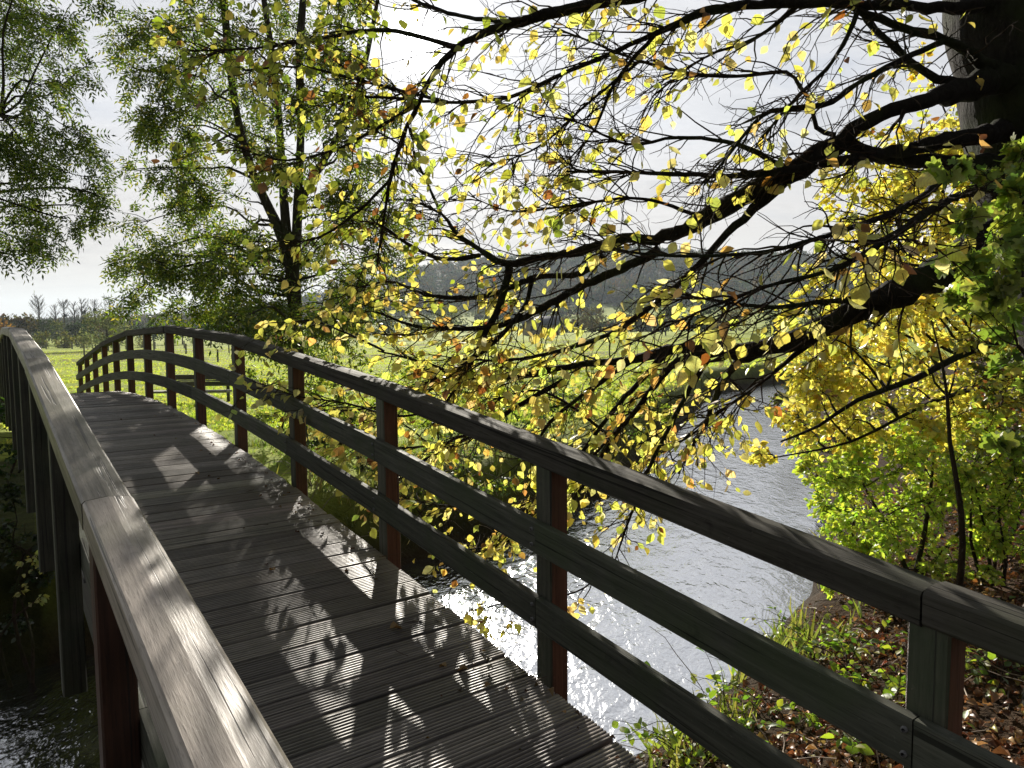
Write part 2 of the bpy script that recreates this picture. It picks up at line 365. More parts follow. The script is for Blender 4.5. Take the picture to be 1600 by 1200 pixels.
F = np.stack([i + j, i + na_ + j, i + na_ + j2, i + j2], -1).reshape(-1, 4)
d_, sd_ = river_sd(X, Y)
MEADOW = A([.34, .42, .07]); EARTH = A([.05, .036, .024]); BANKG = A([.035, .04, .014]); LITC = A([.05, .03, .017])
col = np.where((sd_ > 0)[..., None], LITC, MEADOW)
bk = np.clip(1 - d_ / 1.8, 0, 1)[..., None] * (sd_ < 0)[..., None]; col = col * (1 - bk) + BANKG * bk
wet = (1 - sstep(0., .5, d_))[..., None]; col = col * (1 - wet) + EARTH * .7 * wet
lw = ((X < -.66 * Y) & (RR < 16))[..., None] * (sd_ < 0)[..., None] * .85; col = col * (1 - lw) + A([.028, .03, .012]) * lw  # left bank near the bridge: shade painted into the ground colour
f2 = (sstep(34, 44, Y) * (sd_ > 0))[..., None]; col = col * (1 - f2) + MEADOW * f2
fa = sstep(430, 520, RR)[..., None]; col = col * (1 - fa) + A([.05, .055, .03]) * fa
strip = ((np.abs(RR - 118 - 10 * AZ) < 9) | (np.abs(RR - 70 + 12 * AZ) < 3.))[..., None] * .65 * (sd_ < 0)[..., None]
col = col * (1 - strip) + A([.14, .12, .05]) * strip
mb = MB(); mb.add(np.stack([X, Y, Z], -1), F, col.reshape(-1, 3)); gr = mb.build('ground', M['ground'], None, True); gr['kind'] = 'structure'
# water sheet along the river
mb = MB(); cp, hw = smooth_path(np.c_[RIV[:, :2], np.zeros(len(RIV))], RIV[:, 2], .8)
tg = unit(np.gradient(cp, axis=0)); nn = np.c_[-tg[:, 1], tg[:, 0], np.zeros(len(tg))]
k = 9; off = np.linspace(-1, 1, k)[None, :, None] * (hw + 1.2)[:, None, None]
V = cp[:, None] + nn[:, None] * off; V[..., 2] = WZ
i = np.arange(len(cp) - 1)[:, None] * k; j = np.arange(k - 1)[None]
mb.add(V, np.stack([i + j, i + j + 1, i + k + j + 1, i + k + j], -1).reshape(-1, 4))
wt = mb.build('water', M['water']); wt['kind'] = 'structure'

# ---------------------------------------------------------------- the bridge
CT, ST = math.cos(THETA), math.sin(THETA)
def bw(u, w, z):
    u = np.asarray(u, float); return np.stack([w * CT - u * ST, u * CT + w * ST, np.broadcast_to(z, u.shape) + 0 * u], -1)
def arch(u):
    d = np.asarray(u, float) - 11.0526; return -.8645 - .0096 * d**2 + .0005 * d**3 / 50 + .0098 * d**4 / 500
U0, SP = .8477, 1.5639
POSTS = U0 + SP * np.arange(-2, 14)
def beam(mb, u0, z0, u1, z1, w0, w1, h, ch=.006, crown=0., tint=(1, 1, 1), endtint=None, top=True):
    """a straight timber from (u0,z0) to (u1,z1) (tops), between w0 and w1, h tall, with chamfered edges"""
    hh = h
    prof = A([(w0, -ch), (w0 + ch, 0), ((w0 + w1) / 2, crown), (w1 - ch, 0), (w1, -ch), (w1, -hh + ch), (w1 - ch, -hh), (w0 + ch, -hh), (w0, -hh + ch)])
    n = max(2, int(abs(u1 - u0) / .25)); tt = np.linspace(0, 1, n + 1); u = u0 + (u1 - u0) * tt; z = z0 + (z1 - z0) * tt
    k = len(prof); o_ = rng.random(3) * 40
    P = np.stack([bw(u, w_, z + q) for w_, q in prof], 1)
    Lc = np.stack([np.stack([u + 0 * u, np.full_like(u, w_), np.full_like(u, q)], -1) for w_, q in prof], 1) + o_
    for a in range(k):                          # each long face has its own points: crisp edges
        b = (a + 1) % k
        V = np.stack([P[:, a], P[:, b]], 1); Lo = np.stack([Lc[:, a], Lc[:, b]], 1)
        ii = np.arange(n)[:, None] * 2
        mb.add(V, np.concatenate([ii, ii + 1, ii + 3, ii + 2], 1), tint, Lo)
    for e, rev in ((0, False), (n, True)):
        f = np.arange(k)[None]; mb.add(P[e], f[:, ::-1] if not rev else f, tint if endtint is None else endtint, Lc[e][:, [1, 0, 2]])
def upright(mb, u, w, z0, z1, su, sw, tints, lean=0.):
    """a post; tints: near end face, inner face, far end face, outer face"""
    ch = .006; hu, hw_ = su / 2, sw / 2
    ring = A([(-hu, -hw_ + ch), (-hu, hw_ - ch), (-hu + ch, hw_), (hu - ch, hw_), (hu, hw_ - ch), (hu, -hw_ + ch), (hu - ch, -hw_), (-hu + ch, -hw_)])
    zs = np.linspace(z0, z1, 9); o_ = rng.random(3) * 30
    for a in range(8):
        b = (a + 1) % 8; V = []; Lo = []
        for z in zs:
            for q in (a, b):
                V.append(bw(u + ring[q, 0] + lean * (z - z0), w + ring[q, 1], z)); Lo.append((z, ring[q, 0] + (a // 2), ring[q, 1]))
        ii = np.arange(len(zs) - 1)[:, None] * 2
        tint = tints[{0: 0, 1: 0, 2: 3, 3: 3, 4: 2, 5: 2, 6: 1, 7: 1}[a]]
        mb.add(A(V), np.concatenate([ii, ii + 1, ii + 3, ii + 2], 1)[:, ::-1], tint, A(Lo) + o_)
    for z, rv in ((z0, 1), (z1, 0)):
        V = A([bw(u + r_[0] + lean * (z - z0), w + r_[1], z) for r_ in ring]); f = np.arange(8)[None]
        mb.add(V, f[:, ::-1] if rv else f, tints[1], np.c_[ring, np.full(8, z)] + o_)
UA, UB = -2.6, POSTS[-1] + .3
bridge = thing('footbridge', 'arched timber footbridge with weathered handrails and grooved plank deck over the river', 'bridge', bw(0., 1.1, -2.2))
WLI, WLO, WRI, WRO = .342, .209, 1.889, 2.021
# deck planks, each with its grooves
mb = MB(); pw = .1737; npl = int((UB - UA) / pw)
for q in range(npl):
    u = UA + q * pw; uc = u + pw / 2
    sl = (arch(uc + .1) - arch(uc - .1)) / .2; z = arch(uc) + rng.normal(0, .0016); g_ = .008
    nrg = 9; x0, x1 = u + g_, u + pw - g_; pit = (x1 - x0) / nrg; prof = []
    for r_ in range(nrg):
        a = x0 + r_ * pit
        prof += [(a + .0015, 0.), (a + pit * .56, 0.), (a + pit * .66, -.010), (a + pit * .94, -.010)]
    prof[-1] = (x1, -.001); prof += [(x1, -.034), (x0, -.034)]
    prof = A(prof); k = len(prof); zz = z + (prof[:, 0] - uc) * sl + prof[:, 1]
    wa, wb = WLI + .035 + rng.normal(0, .004), 1.853 + rng.normal(0, .007); skew = rng.normal(0, .0015)
    ws = np.linspace(wa, wb, 7); V = []; Lo = []; o_ = rng.random(3) * 50
    for i_, w_ in enumerate(ws):
        V.append(bw(prof[:, 0] + skew * (i_ - 3), w_, zz)); Lo.append(np.c_[np.full(k, w_), prof[:, 0], prof[:, 1]] + o_)
    V = np.stack(V); tint = np.exp(rng.normal(0, .24)) * A([1, .97 + rng.normal(0, .02), .94 + rng.normal(0, .03)])
    ii = np.arange(6)[:, None] * k; jj = np.arange(k)[None]; j2 = (jj + 1) % k
    groove = np.where(prof[:, 1] < -.003, .3, 1.)[:, None]      # groove floors coloured darker than the ridges
    Cc = np.tile(tint[None] * groove, (7, 1))
    mb.add(V, [np.stack([ii + jj, ii + j2, ii + k + j2, ii + k + jj], -1).reshape(-1, 4), np.arange(k)[::-1][None], (np.arange(k) + 6 * k)[None]], Cc, np.stack(Lo))
mb.build('deck', M['deck'], bridge)
# posts
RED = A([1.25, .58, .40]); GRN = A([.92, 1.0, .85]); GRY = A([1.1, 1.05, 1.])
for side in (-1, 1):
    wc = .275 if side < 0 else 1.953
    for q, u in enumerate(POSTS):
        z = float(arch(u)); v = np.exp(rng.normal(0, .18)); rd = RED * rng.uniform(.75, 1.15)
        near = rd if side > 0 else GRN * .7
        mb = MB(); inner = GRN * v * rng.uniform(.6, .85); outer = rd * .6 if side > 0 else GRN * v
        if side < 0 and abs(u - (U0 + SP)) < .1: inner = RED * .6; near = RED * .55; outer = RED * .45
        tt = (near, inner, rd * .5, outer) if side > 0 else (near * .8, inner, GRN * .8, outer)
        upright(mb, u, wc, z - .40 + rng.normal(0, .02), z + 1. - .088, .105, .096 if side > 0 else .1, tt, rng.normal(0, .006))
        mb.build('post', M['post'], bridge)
# handrails: straight pieces butted over every second post
for side, first in ((-1, 1), (1, 0)):
    cuts = [POSTS[0] - .6] + [u for q, u in enumerate(POSTS) if q % 2 == first and q > 0] + ([POSTS[-1] + .18] if (len(POSTS) - 1) % 2 != first else [])
    cuts[-1] = POSTS[-1] + .18
    for a, b in zip(cuts[:-1], cuts[1:]):
        mb = MB(); j1, j2_ = rng.normal(0, .003, 2)
        w0, w1 = (WLO, WLI) if side < 0 else (WRI, WRO); jw = rng.normal(0, .0025)
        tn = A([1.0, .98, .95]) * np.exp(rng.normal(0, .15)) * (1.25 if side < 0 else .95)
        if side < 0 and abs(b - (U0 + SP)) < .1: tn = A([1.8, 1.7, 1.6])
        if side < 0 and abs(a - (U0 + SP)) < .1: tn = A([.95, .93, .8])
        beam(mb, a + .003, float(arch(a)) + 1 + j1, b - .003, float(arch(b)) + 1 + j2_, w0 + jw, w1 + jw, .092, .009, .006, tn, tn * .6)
        mb.build('handrail', M['handrail'] if side < 0 else M['handrail_shaded'], bridge)
# two lower rails a side, pieces over two spans with staggered joints
for side in (-1, 1):
    w0, w1 = (.326, .366) if side < 0 else (1.862, 1.902)
    for ht, ph in ((.67, 0), (.34, 1)):
        cuts = [POSTS[0] - .5] + [u for q, u in enumerate(POSTS) if q % 2 == ph and q > 0] + [POSTS[-1] + .08]
        if cuts[-1] - cuts[-2] < .5: cuts.pop(-2)
        for a, b in zip(cuts[:-1], cuts[1:]):
            mid = [u for u in POSTS if a + .3 < u < b - .3]; mb = MB(); tn = A([1, 1, .97]) * np.exp(rng.normal(0, .14))
            for a2, b2 in zip([a] + mid, mid + [b]):
                beam(mb, a2 + (.002 if a2 == a else 0), float(arch(a2)) + ht, b2 - (.002 if b2 == b else 0), float(arch(b2)) + ht, w0, w1, .135, .004, 0, tn, tn * .6)
            ro = mb.build('rail', M['rail'], bridge)
            for u in POSTS[2:7]:
                if side > 0 and a - .01 <= u < b - .01:
                    for f in (.035, .1):
                        c_ = bw(u + .02, w0 - .002, float(arch(u + .02)) + ht - f); mb = MB(); dn = bw(0., -1., 0.) - bw(0., 0., 0.); tube(mb, [c_ - dn * .003, c_ + dn * .004, c_ + dn * .006], [.009, .009, .005], 8); mb.build('bolt', M['wire'], ro)
# stringers
for w0, w1 in ((.385, .50), (1.05, 1.16), (1.73, 1.845)):
    mb = MB(); us = np.linspace(UA, UB, 13)
    for a, b in zip(us[:-1], us[1:]): beam(mb, a, float(arch(a)) - .05, b, float(arch(b)) - .05, w0, w1, .26, .004)
    mb.build('stringer', M['beam'], bridge)

# ---------------------------------------------------------------- plants: generic growth
def wander(p0, d0, length, n=6, droop=0., jit=.18):
    p = [np.asarray(p0, float)]; d = unit(d0); st = length / n
    for _ in range(n):
        d = unit(d + rng.normal(0, jit, 3) + A([0, 0, -droop])); p.append(p[-1] + d * st)
    return A(p)
class Leaves:
    def __init__(s): s.P = []; s.D = []; s.N = []; s.L = []; s.T = []
    def add(s, P, D, Nn, L, T=None):
        s.P.append(P); s.D.append(D); s.N.append(Nn); s.L.append(np.broadcast_to(L, (len(P),))); s.T.append(np.zeros(len(P)) if T is None else np.broadcast_to(T, (len(P),)))
    def get(s): return np.concatenate(s.P), np.concatenate(s.D), np.concatenate(s.N), np.concatenate(s.L), np.concatenate(s.T)
def along(path, ts):
    x = ts * (len(path) - 1); i = np.clip(x.astype(int), 0, len(path) - 2); f = (x - i)[:, None]
    return path[i] * (1 - f) + path[i + 1] * f, unit(path[i + 1] - path[i])
def simple_leaves(lv, path, t0, n, L, spread=.9, droop=.35, flat=.6, T=0.):
    if n <= 0: return
    ts = rng.uniform(t0, 1, n); p, d = along(path, ts); side = unit(np.cross(d, A([0, 0, 1.])) + 1e-6) * np.where(rng.random(n) < .5, 1, -1)[:, None]
    D = unit(d * .6 + side * spread + rng.normal(0, .35, (n, 3)) + A([0, 0, -droop])); Nn = unit(A([0, 0, flat]) + rng.normal(0, .55, (n, 3)))
    lv.add(p, D, Nn, L * np.exp(np.clip(rng.normal(.02, .3, n), -.7, .4)), T)
def pinnate(lv, path, t0, n, L, k=4, rl=.28, T=0.):
    """compound leaves: a rachis with k pairs of leaflets and one at the tip"""
    ts = rng.uniform(t0, 1, n); p, d = along(path, ts)
    R = unit(d * .5 + rng.normal(0, .7, (n, 3)) + A([0, 0, -.35])); up = unit(A([0, 0, .8]) + rng.normal(0, .45, (n, 3)))
    S_ = unit(np.cross(R, up)); Nn = np.cross(S_, R); rl = rl * np.exp(rng.normal(0, .2, n))[:, None]
    for q in range(k):
        f = .3 + .7 * q / k
        for s_ in (-1, 1):
            D = unit(R * .55 + S_ * s_ + rng.normal(0, .18, (n, 3)) - A([0, 0, .25 * f])); lv.add(p + R * rl * f - A([0, 0, 1.]) * rl * f * f * .25, D, Nn + rng.normal(0, .2, (n, 3)), L, T)
    lv.add(p + R * rl - A([0, 0, 1.]) * rl * .25, R - A([0, 0, .3]), Nn, L, T)
def crown(wood_, lv, stems, clumps, leaf_fn, n_twig=14, r0=.035, sides=5, tw=.006, up=.35, twig_droop=.05, lift=.25, tl=(.6, 1.15)):
    """a limb from the nearest stem to every clump, twigs through the clump, leaves on the twigs"""
    nodes = np.concatenate([s for s in stems])
    for C, R, dens, T in clumps:
        dist = np.linalg.norm(nodes - C, axis=1) + np.maximum(nodes[:, 2] - C[2] + lift * R, 0) * 1.2
        b = nodes[dist.argmin()]; v = C - b; L = np.linalg.norm(v) + 1e-6
        mid = b + v * .5 + A([0, 0, up * L * .25]) + rng.normal(0, .07 * L, 3)
        pth, rad = smooth_path([b, b + v * .22 + A([0, 0, up * L * .12]) + rng.normal(0, .04 * L, 3), mid, C, C + unit(v) * R * .6 + rng.normal(0, .2 * R, 3)],
                               [r0 * (L + R) ** .6, r0 * .8 * (L + R) ** .6, r0 * .6 * (L + R) ** .6, r0 * .35 * (L + R) ** .6, tw], max(.08, L / 10))
        tube(wood_, pth, rad, sides)
        nt_ = max(2, int(n_twig * dens))
        for q in range(nt_):
            t_ = rng.uniform(.45, 1.) if q > 2 else 1.
            p, dd = along(pth, A([t_])); dr = unit(dd[0] * .4 + rdir(1)[0] * .95 + (p[0] - b) / L * .35)
            tp = wander(p[0], dr, R * rng.uniform(*tl), 5, twig_droop); tube(wood_, tp, np.linspace(tw, tw * .4, 6), 3, cap=False)
            leaf_fn(lv, tp, T)
            if rng.random() < .8:
                p, dd = along(tp, A([rng.uniform(.3, .7)])); t2 = wander(p[0], dd[0] + rng.normal(0, .7, 3), R * rng.uniform(.3, .6), 4, twig_droop); tube(wood_, t2, np.linspace(tw * .6, tw * .3, 5), 3, cap=False)
                leaf_fn(lv, t2, T)
def clumps_px(lst, D, jd=0.):
    out = []
    for c in lst:
        x, y, r = c[:3]; dd = (c[3] if len(c) > 3 and c[3] else D) + rng.normal(0, jd); dens = c[4] if len(c) > 4 else 1.; T = c[5] if len(c) > 5 else 0
        out.append((unproj(x, y, dd), r / FPX * dd, dens, T))
    return out
def ground_at(px, D):
    p = unproj(px, 530, D); return A([p[0], p[1], float(height(p[0], p[1]))])

# ---------------------------------------------------------------- the big beech, its limbs reaching over the river
beech = thing('beech_tree', 'big dark beech with black limbs and large yellow leaves reaching over the river', 'tree', ground_at(1800, 4.2))
def px_path(nodes, step=.06):
    P = A([unproj(x, y, d) for x, y, r, d in nodes]); R = A([r / FPX * d for x, y, r, d in nodes]); return smooth_path(P, R, step)
b0 = ground_at(1800, 4.2)
tp, tr = smooth_path(np.vstack([b0 - A([0, 0, .3]), b0 + A([0, 0, .15])] + [unproj(x, y, 4.2)[None] for x, y in ((1775, 800), (1715, 500), (1655, 300), (1612, 120), (1592, 0), (1580, -200), (1570, -500), (1540, -900))]),
                    [.62, .5, .42, .39, .39, .38, .38, .33, .25, .16], .12)
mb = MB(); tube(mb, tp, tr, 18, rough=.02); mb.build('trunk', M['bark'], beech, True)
LIMBS = [  # nodes: photo x, y, half width in px, depth in m ; then leafiness, twig length
 ('a', [(1640, 330, 46, 4.2), (1560, 368, 38, 3.9), (1500, 405, 33, 3.7), (1440, 437, 29, 3.6), (1380, 468, 25, 3.55), (1300, 505, 21, 3.6), (1235, 533, 18, 3.7), (1150, 548, 14, 3.9), (1105, 543, 12.5, 4.0), (1045, 547, 10, 4.2), (995, 562, 8, 4.4), (900, 571, 6.5, 4.7), (800, 588, 5, 5.), (730, 588, 4, 5.2), (650, 563, 2.5, 5.4), (590, 548, 1.5, 5.5)], 0.62, .5),
 ('b', [(1130, 548, 9, 3.95), (1060, 566, 7, 4.1), (1030, 592, 6, 4.3), (1000, 634, 5, 4.5), (960, 682, 3, 4.7), (930, 730, 2, 4.8)], 0.65, .5),
 ('c', [(1200, 545, 9, 3.8), (1150, 570, 7, 4.1), (1122, 612, 6, 4.5), (1103, 660, 4, 4.8), (1080, 700, 2.5, 5.), (1060, 740, 1.5, 5.1)], 0.6, .5),
 ('d', [(1600, 120, 28, 4.1), (1520, 135, 24, 3.9), (1450, 156, 15, 3.75), (1375, 180, 13, 3.7), (1330, 205, 15, 3.7), (1300, 232, 19, 3.7), (1250, 263, 20, 3.75), (1175, 300, 18, 3.85), (1100, 340, 16, 4.), (1024, 374, 11, 4.2), (972, 373, 9, 4.3), (906, 393, 8, 4.5), (845, 402, 7.5, 4.7), (792, 412, 7, 4.8), (749, 390, 5, 4.9), (714, 366, 4, 5.), (690, 335, 2.5, 5.1), (640, 310, 1.5, 5.2)], 0.24, .5),
 ('e', [(1640, 200, 24, 4.2), (1525, 213, 18, 3.95), (1450, 226, 13, 3.8), (1390, 238, 11, 3.7), (1325, 250, 10, 3.6), (1275, 258, 8, 3.55), (1200, 271, 6, 3.6), (1150, 275, 5, 3.65), (1050, 272, 4, 3.8), (950, 268, 3, 4.), (885, 268, 2, 4.1)], 0.18, .4),
 ('f', [(1620, 265, 24, 4.2), (1540, 258, 20, 4.), (1465, 252, 15, 3.9), (1400, 246, 13, 3.8), (1345, 236, 13, 3.75), (1318, 220, 12, 3.72)], 0.05, .3),
 ('g', [(1225, 285, 10, 3.8), (1125, 376, 6, 3.9), (1080, 425, 5, 4.), (1020, 476, 4.5, 4.2), (975, 510, 4, 4.3), (900, 541, 3.5, 4.5), (800, 562, 2.5, 4.8), (700, 560, 1.5, 5.)], 0.55, .45),
 ('h', [(1030, 390, 9, 4.2), (972, 420, 7.5, 4.3), (915, 443, 7, 4.45), (871, 468, 6.5, 4.6), (810, 499, 6, 4.8), (753, 512, 4.5, 4.9), (657, 511, 3, 5.1), (590, 488, 1.5, 5.2)], 0.65, .5),
 ('i', [(941, 400, 6, 4.4), (906, 428, 5.5, 4.5), (836, 434, 5, 4.7), (784, 455, 4.5, 4.9), (731, 466, 4, 5.), (666, 460, 3, 5.2), (610, 440, 2, 5.4), (550, 452, 1.2, 5.5)], 0.8, .5),
 ('j', [(797, 413, 7, 4.8), (788, 452, 6.5, 4.85), (775, 490, 6, 4.85), (762, 515, 5.5, 4.9), (747, 548, 4.5, 4.95), (722, 590, 3.5, 5.), (690, 640, 2, 5.)], 0.6, .45),
 ('k', [(832, 434, 5, 4.7), (823, 472, 4, 4.75), (800, 504, 4, 4.8), (766, 540, 3.5, 4.9), (720, 572, 2.5, 5.), (660, 600, 1.5, 5.2)], 0.7, .4),
 ('l', [(749, 400, 4.5, 4.9), (692, 405, 4, 5.1), (640, 383, 3, 5.3), (590, 350, 2, 5.4), (540, 345, 1, 5.5)], 0.55, .45),
 ('m', [(1585, 10, 20, 4.1), (1490, 12, 11, 3.9), (1350, 6, 9, 3.7), (1250, 5, 8.5, 3.7), (1125, 12, 8, 3.8), (1025, 52, 5.5, 3.9), (950, 86, 4.5, 4.), (890, 110, 4, 4.1), (800, 150, 3.5, 4.3), (700, 160, 3, 4.5), (620, 154, 2.5, 4.7), (520, 150, 1.5, 5.)], 0.34, .55),
 ('n', [(1250, -70, 14, 3.9), (1100, -30, 11, 3.9), (965, 0, 10, 4.), (900, 13, 9, 4.1), (800, 37, 8, 4.2), (740, 60, 6, 4.3), (690, 96, 5, 4.4), (655, 160, 4, 4.5), (630, 212, 3.5, 4.6), (610, 280, 3, 4.7), (600, 340, 2, 4.8), (588, 410, 1, 4.9)], 0.42, .45),
 ('o', [(1560, 110, 14, 4.), (1530, 95, 10, 3.9), (1480, 62, 7.5, 3.8), (1425, 48, 7, 3.75), (1375, 30, 6.5, 3.7), (1330, 12, 6, 3.7)], 0.1, .4),
 ('p', [(1480, 62, 6, 3.8), (1415, 90, 5.5, 3.7), (1340, 130, 5, 3.6), (1300, 160, 5, 3.55), (1250, 170, 4.5, 3.5), (1205, 174, 4, 3.5), (1175, 196, 3.5, 3.5), (1140, 240, 2.5, 3.5), (1100, 290, 1.5, 3.5)], 0.18, .4),
 ('q', [(1520, 137, 10, 3.9), (1450, 116, 6.5, 3.9), (1400, 76, 6, 3.9), (1355, 30, 5, 3.9), (1320, -30, 4, 3.9)], 0.1, .4),
 ('r', [(1340, 18, 5, 3.7), (1325, 56, 4, 3.65), (1290, 110, 3.5, 3.6), (1250, 146, 3, 3.6), (1190, 215, 2, 3.6)], 0.18, .4),
 ('s', [(1305, 212, 5, 3.7), (1276, 200, 4, 3.7), (1268, 165, 3.5, 3.7), (1250, 135, 3.2, 3.75), (1228, 113, 3, 3.8), (1150, 119, 3, 3.9), (1080, 115, 2.8, 4.), (1000, 95, 2.5, 4.1), (935, 70, 2, 4.3), (860, 40, 1.2, 4.5)], 0.16, .5),
 ('t', [(720, 75, 5, 4.3), (600, 47, 3.5, 4.6), (500, 60, 2.8, 4.8), (400, 75, 2, 5.), (300, 80, 1.2, 5.2)], 0.62, .5),
 ('u', [(700, 160, 3, 4.5), (580, 130, 2.6, 4.7), (470, 105, 2, 4.9), (380, 110, 1.5, 5.1)], 0.7, .5),
 ('v', [(1480, 270, 10, 3.8), (1450, 300, 6, 3.4), (1400, 330, 5, 3.), (1340, 352, 4.5, 2.8), (1280, 372, 4, 2.7), (1200, 392, 3.5, 2.7), (1100, 400, 3, 2.8), (1000, 396, 2.2, 3.), (930, 380, 1.5, 3.2)], 0.2, .4),
 ('w', [(1560, 290, 9, 3.8), (1500, 305, 7, 3.3), (1430, 345, 6.5, 2.9), (1370, 385, 5, 2.6), (1290, 425, 4, 2.5), (1200, 446, 3, 2.5), (1110, 480, 2, 2.6), (1040, 510, 1.3, 2.8)], 0.2, .4),
 ('x', [(1300, 505, 8, 3.6), (1200, 590, 3, 3.9), (1130, 640, 2.5, 4.3), (1080, 680, 2, 4.6), (1010, 720, 1.4, 4.8)], 0.55, .45),
 ('y', [(1240, 270, 6, 3.75), (1150, 225, 4, 3.8), (1060, 215, 3, 3.9), (980, 225, 2.5, 4.), (900, 190, 1.5, 4.2), (840, 180, 1, 4.4)], 0.18, .5),
 ('z', [(880, 595, 5, 4.8), (800, 640, 4, 5.), (740, 680, 3, 5.2), (660, 720, 2, 5.4), (600, 760, 1.2, 5.5)], 0.75, .45),
 ('aa', [(1045, 548, 6, 4.2), (960, 640, 4, 4.6), (900, 720, 3, 4.9), (850, 790, 2.2, 5.), (780, 830, 1.4, 5.2)], 0.65, .4),
 ('ab', [(1105, 560, 6, 4.1), (1060, 640, 4, 4.4), (1010, 740, 3, 4.6), (980, 820, 2, 4.8), (960, 880, 1.2, 4.9)], 0.45, .35),
 ('ba', [(1000, 634, 3, 4.5), (900, 735, 2.4, 5.), (800, 795, 1.8, 5.4), (700, 790, 1.2, 5.8), (620, 780, .8, 6.)], .75, .4),
 ('bb', [(960, 690, 3, 4.7), (880, 795, 2.2, 5.), (780, 850, 1.6, 5.2), (690, 862, 1, 5.4)], .7, .38),
 ('bc', [(800, 640, 3, 5.), (700, 690, 2.4, 5.4), (600, 700, 1.6, 5.8), (500, 690, 1, 6.2)], .9, .4),
 ('bd', [(960, 880, 1.6, 4.9), (900, 925, 1.4, 4.8), (820, 935, 1.2, 4.8), (740, 955, .8, 4.8)], .8, .3),
 ('be', [(735, 570, 3, 5.), (650, 620, 2.2, 5.6), (560, 640, 1.6, 6.2), (480, 640, 1., 6.8)], .9, .42),
 ('ad', [(800, 37, 4, 4.2), (700, 20, 3.4, 4.5), (600, -15, 3, 4.8), (480, -30, 2.4, 5.1), (380, -20, 1.6, 5.4)], 0.65, .55),
 ('ae', [(655, 160, 3.4, 4.5), (590, 200, 2.8, 4.8), (520, 235, 2.2, 5.), (440, 250, 1.6, 5.3), (370, 230, 1, 5.5)], 0.7, .5),
 ('af', [(610, 280, 3, 4.7), (560, 330, 2.4, 5.), (500, 370, 1.8, 5.2), (450, 380, 1.2, 5.4)], 0.65, .45),
 ('ag', [(690, 335, 2.5, 5.), (640, 240, 2., 5.1), (560, 190, 1.4, 5.3)], 0.5, .45),
 ('ah', [(600, 548, 2.2, 5.4), (540, 520, 1.8, 5.6), (480, 500, 1.4, 5.8), (430, 520, .9, 6.)], 0.8, .4),
 ('ai', [(1000, 95, 3, 4.1), (920, 160, 2.2, 4.1), (840, 230, 1.6, 4.2), (760, 260, 1, 4.4)], 0.28, .5),
 ('aj', [(1100, 340, 4, 4.), (1000, 310, 2.6, 4.), (900, 320, 2, 4.2), (800, 330, 1.4, 4.5), (720, 300, 1, 4.7)], 0.3, .5),
 ('ak', [(1025, 52, 4, 3.9), (960, 130, 3, 4.1), (930, 200, 2, 4.2), (880, 260, 1.2, 4.3)], 0.18, .5),
 ('al', [(1250, 5, 5, 3.7), (1180, 60, 3, 3.9), (1100, 90, 2, 4.1), (1020, 150, 1.3, 4.2)], 0.18, .5),
 ('am', [(990, 562, 5, 4.4), (920, 610, 4, 4.6), (860, 660, 3, 4.8), (820, 720, 2, 5.)], 0.7, .45),
 ('an', [(950, 680, 3, 4.7), (900, 640, 2.5, 4.8), (840, 610, 2, 5.), (770, 625, 1.4, 5.2)], 0.8, .45),
 ('ao', [(1380, 468, 9, 3.5), (1300, 470, 5, 3.3), (1210, 480, 3.5, 3.2), (1120, 470, 2.5, 3.3), (1040, 455, 1.5, 3.6)], 0.25, .45),
 ('ac', [(690, 640, 2.4, 5.), (620, 650, 2, 5.1), (540, 630, 1.6, 5.3), (470, 620, 1.2, 5.5), (410, 600, .8, 5.7)], 0.7, .4),
]
tw = MB(); lv = Leaves(); limb_nodes = {}
for nm, nodes, leafy, tl in LIMBS:
    pth, rad = px_path(nodes); rad = rad * (.92 if rad.max() < .05 else .84); mb = MB(); jit = rng.normal(0, 1, (len(pth), 3)) * .15 * rad[:, None]
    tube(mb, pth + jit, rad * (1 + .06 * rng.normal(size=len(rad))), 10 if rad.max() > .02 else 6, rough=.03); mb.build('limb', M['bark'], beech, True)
    seg = np.linalg.norm(np.diff(pth, axis=0), axis=1); Ln = seg.sum(); cum = np.r_[0, np.cumsum(seg)] / Ln
    nsp = int(Ln / .05)
    for q in range(nsp):
        t_ = rng.uniform(.12, 1.0) ** .85; ix = min(len(pth) - 2, int(np.searchsorted(cum, t_)))
        p = pth[ix]; d_l = unit(pth[min(ix + 2, len(pth) - 1)] - pth[max(ix - 2, 0)])
        if rad[ix] > .035 and rng.random() < .6: continue
        s_ = 1 if rng.random() < .5 else -1; hor = unit(np.cross(d_l, A([0, 0, 1.])))
        dr = unit(d_l * rng.uniform(.5, 1.1) + hor * s_ * rng.uniform(.3, 1.) + A([0, 0, rng.normal(-.08, .3)]))
        L = tl * rng.uniform(.45, 1.35); sp = wander(p, dr, L, 7, .03, .2)
        tube(tw, sp, np.linspace(.0042, .0012, 8) * (1 + rad[ix] * 15), 4, cap=False)
        nl = rng.poisson(leafy * L * 8.5); simple_leaves(lv, sp, .25, nl, .072, .8, .75, .12, T=pth[ix][0])
        for z in range(rng.integers(1, 4) if leafy > .4 else rng.integers(2, 5)):
            tt = rng.uniform(.25, .9); pp, dd = along(sp, A([tt])); hs = unit(np.cross(dd[0], A([0, 0, 1.])))
            s2 = wander(pp[0], dd[0] * .8 + hs * rng.choice([-1, 1]) * .7 + rng.normal(0, .2, 3), L * rng.uniform(.25, .6), 5, .04, .27)
            tube(tw, s2, np.linspace(.0024, .001, 6), 3, cap=False)
            simple_leaves(lv, s2, .1, rng.poisson(leafy * L * 4.5), .07, .8, .75, .12, T=pth[ix][0])
tw.build('twigs', M['twig'], beech)
P_, D_, N_, L_, T_ = lv.get()
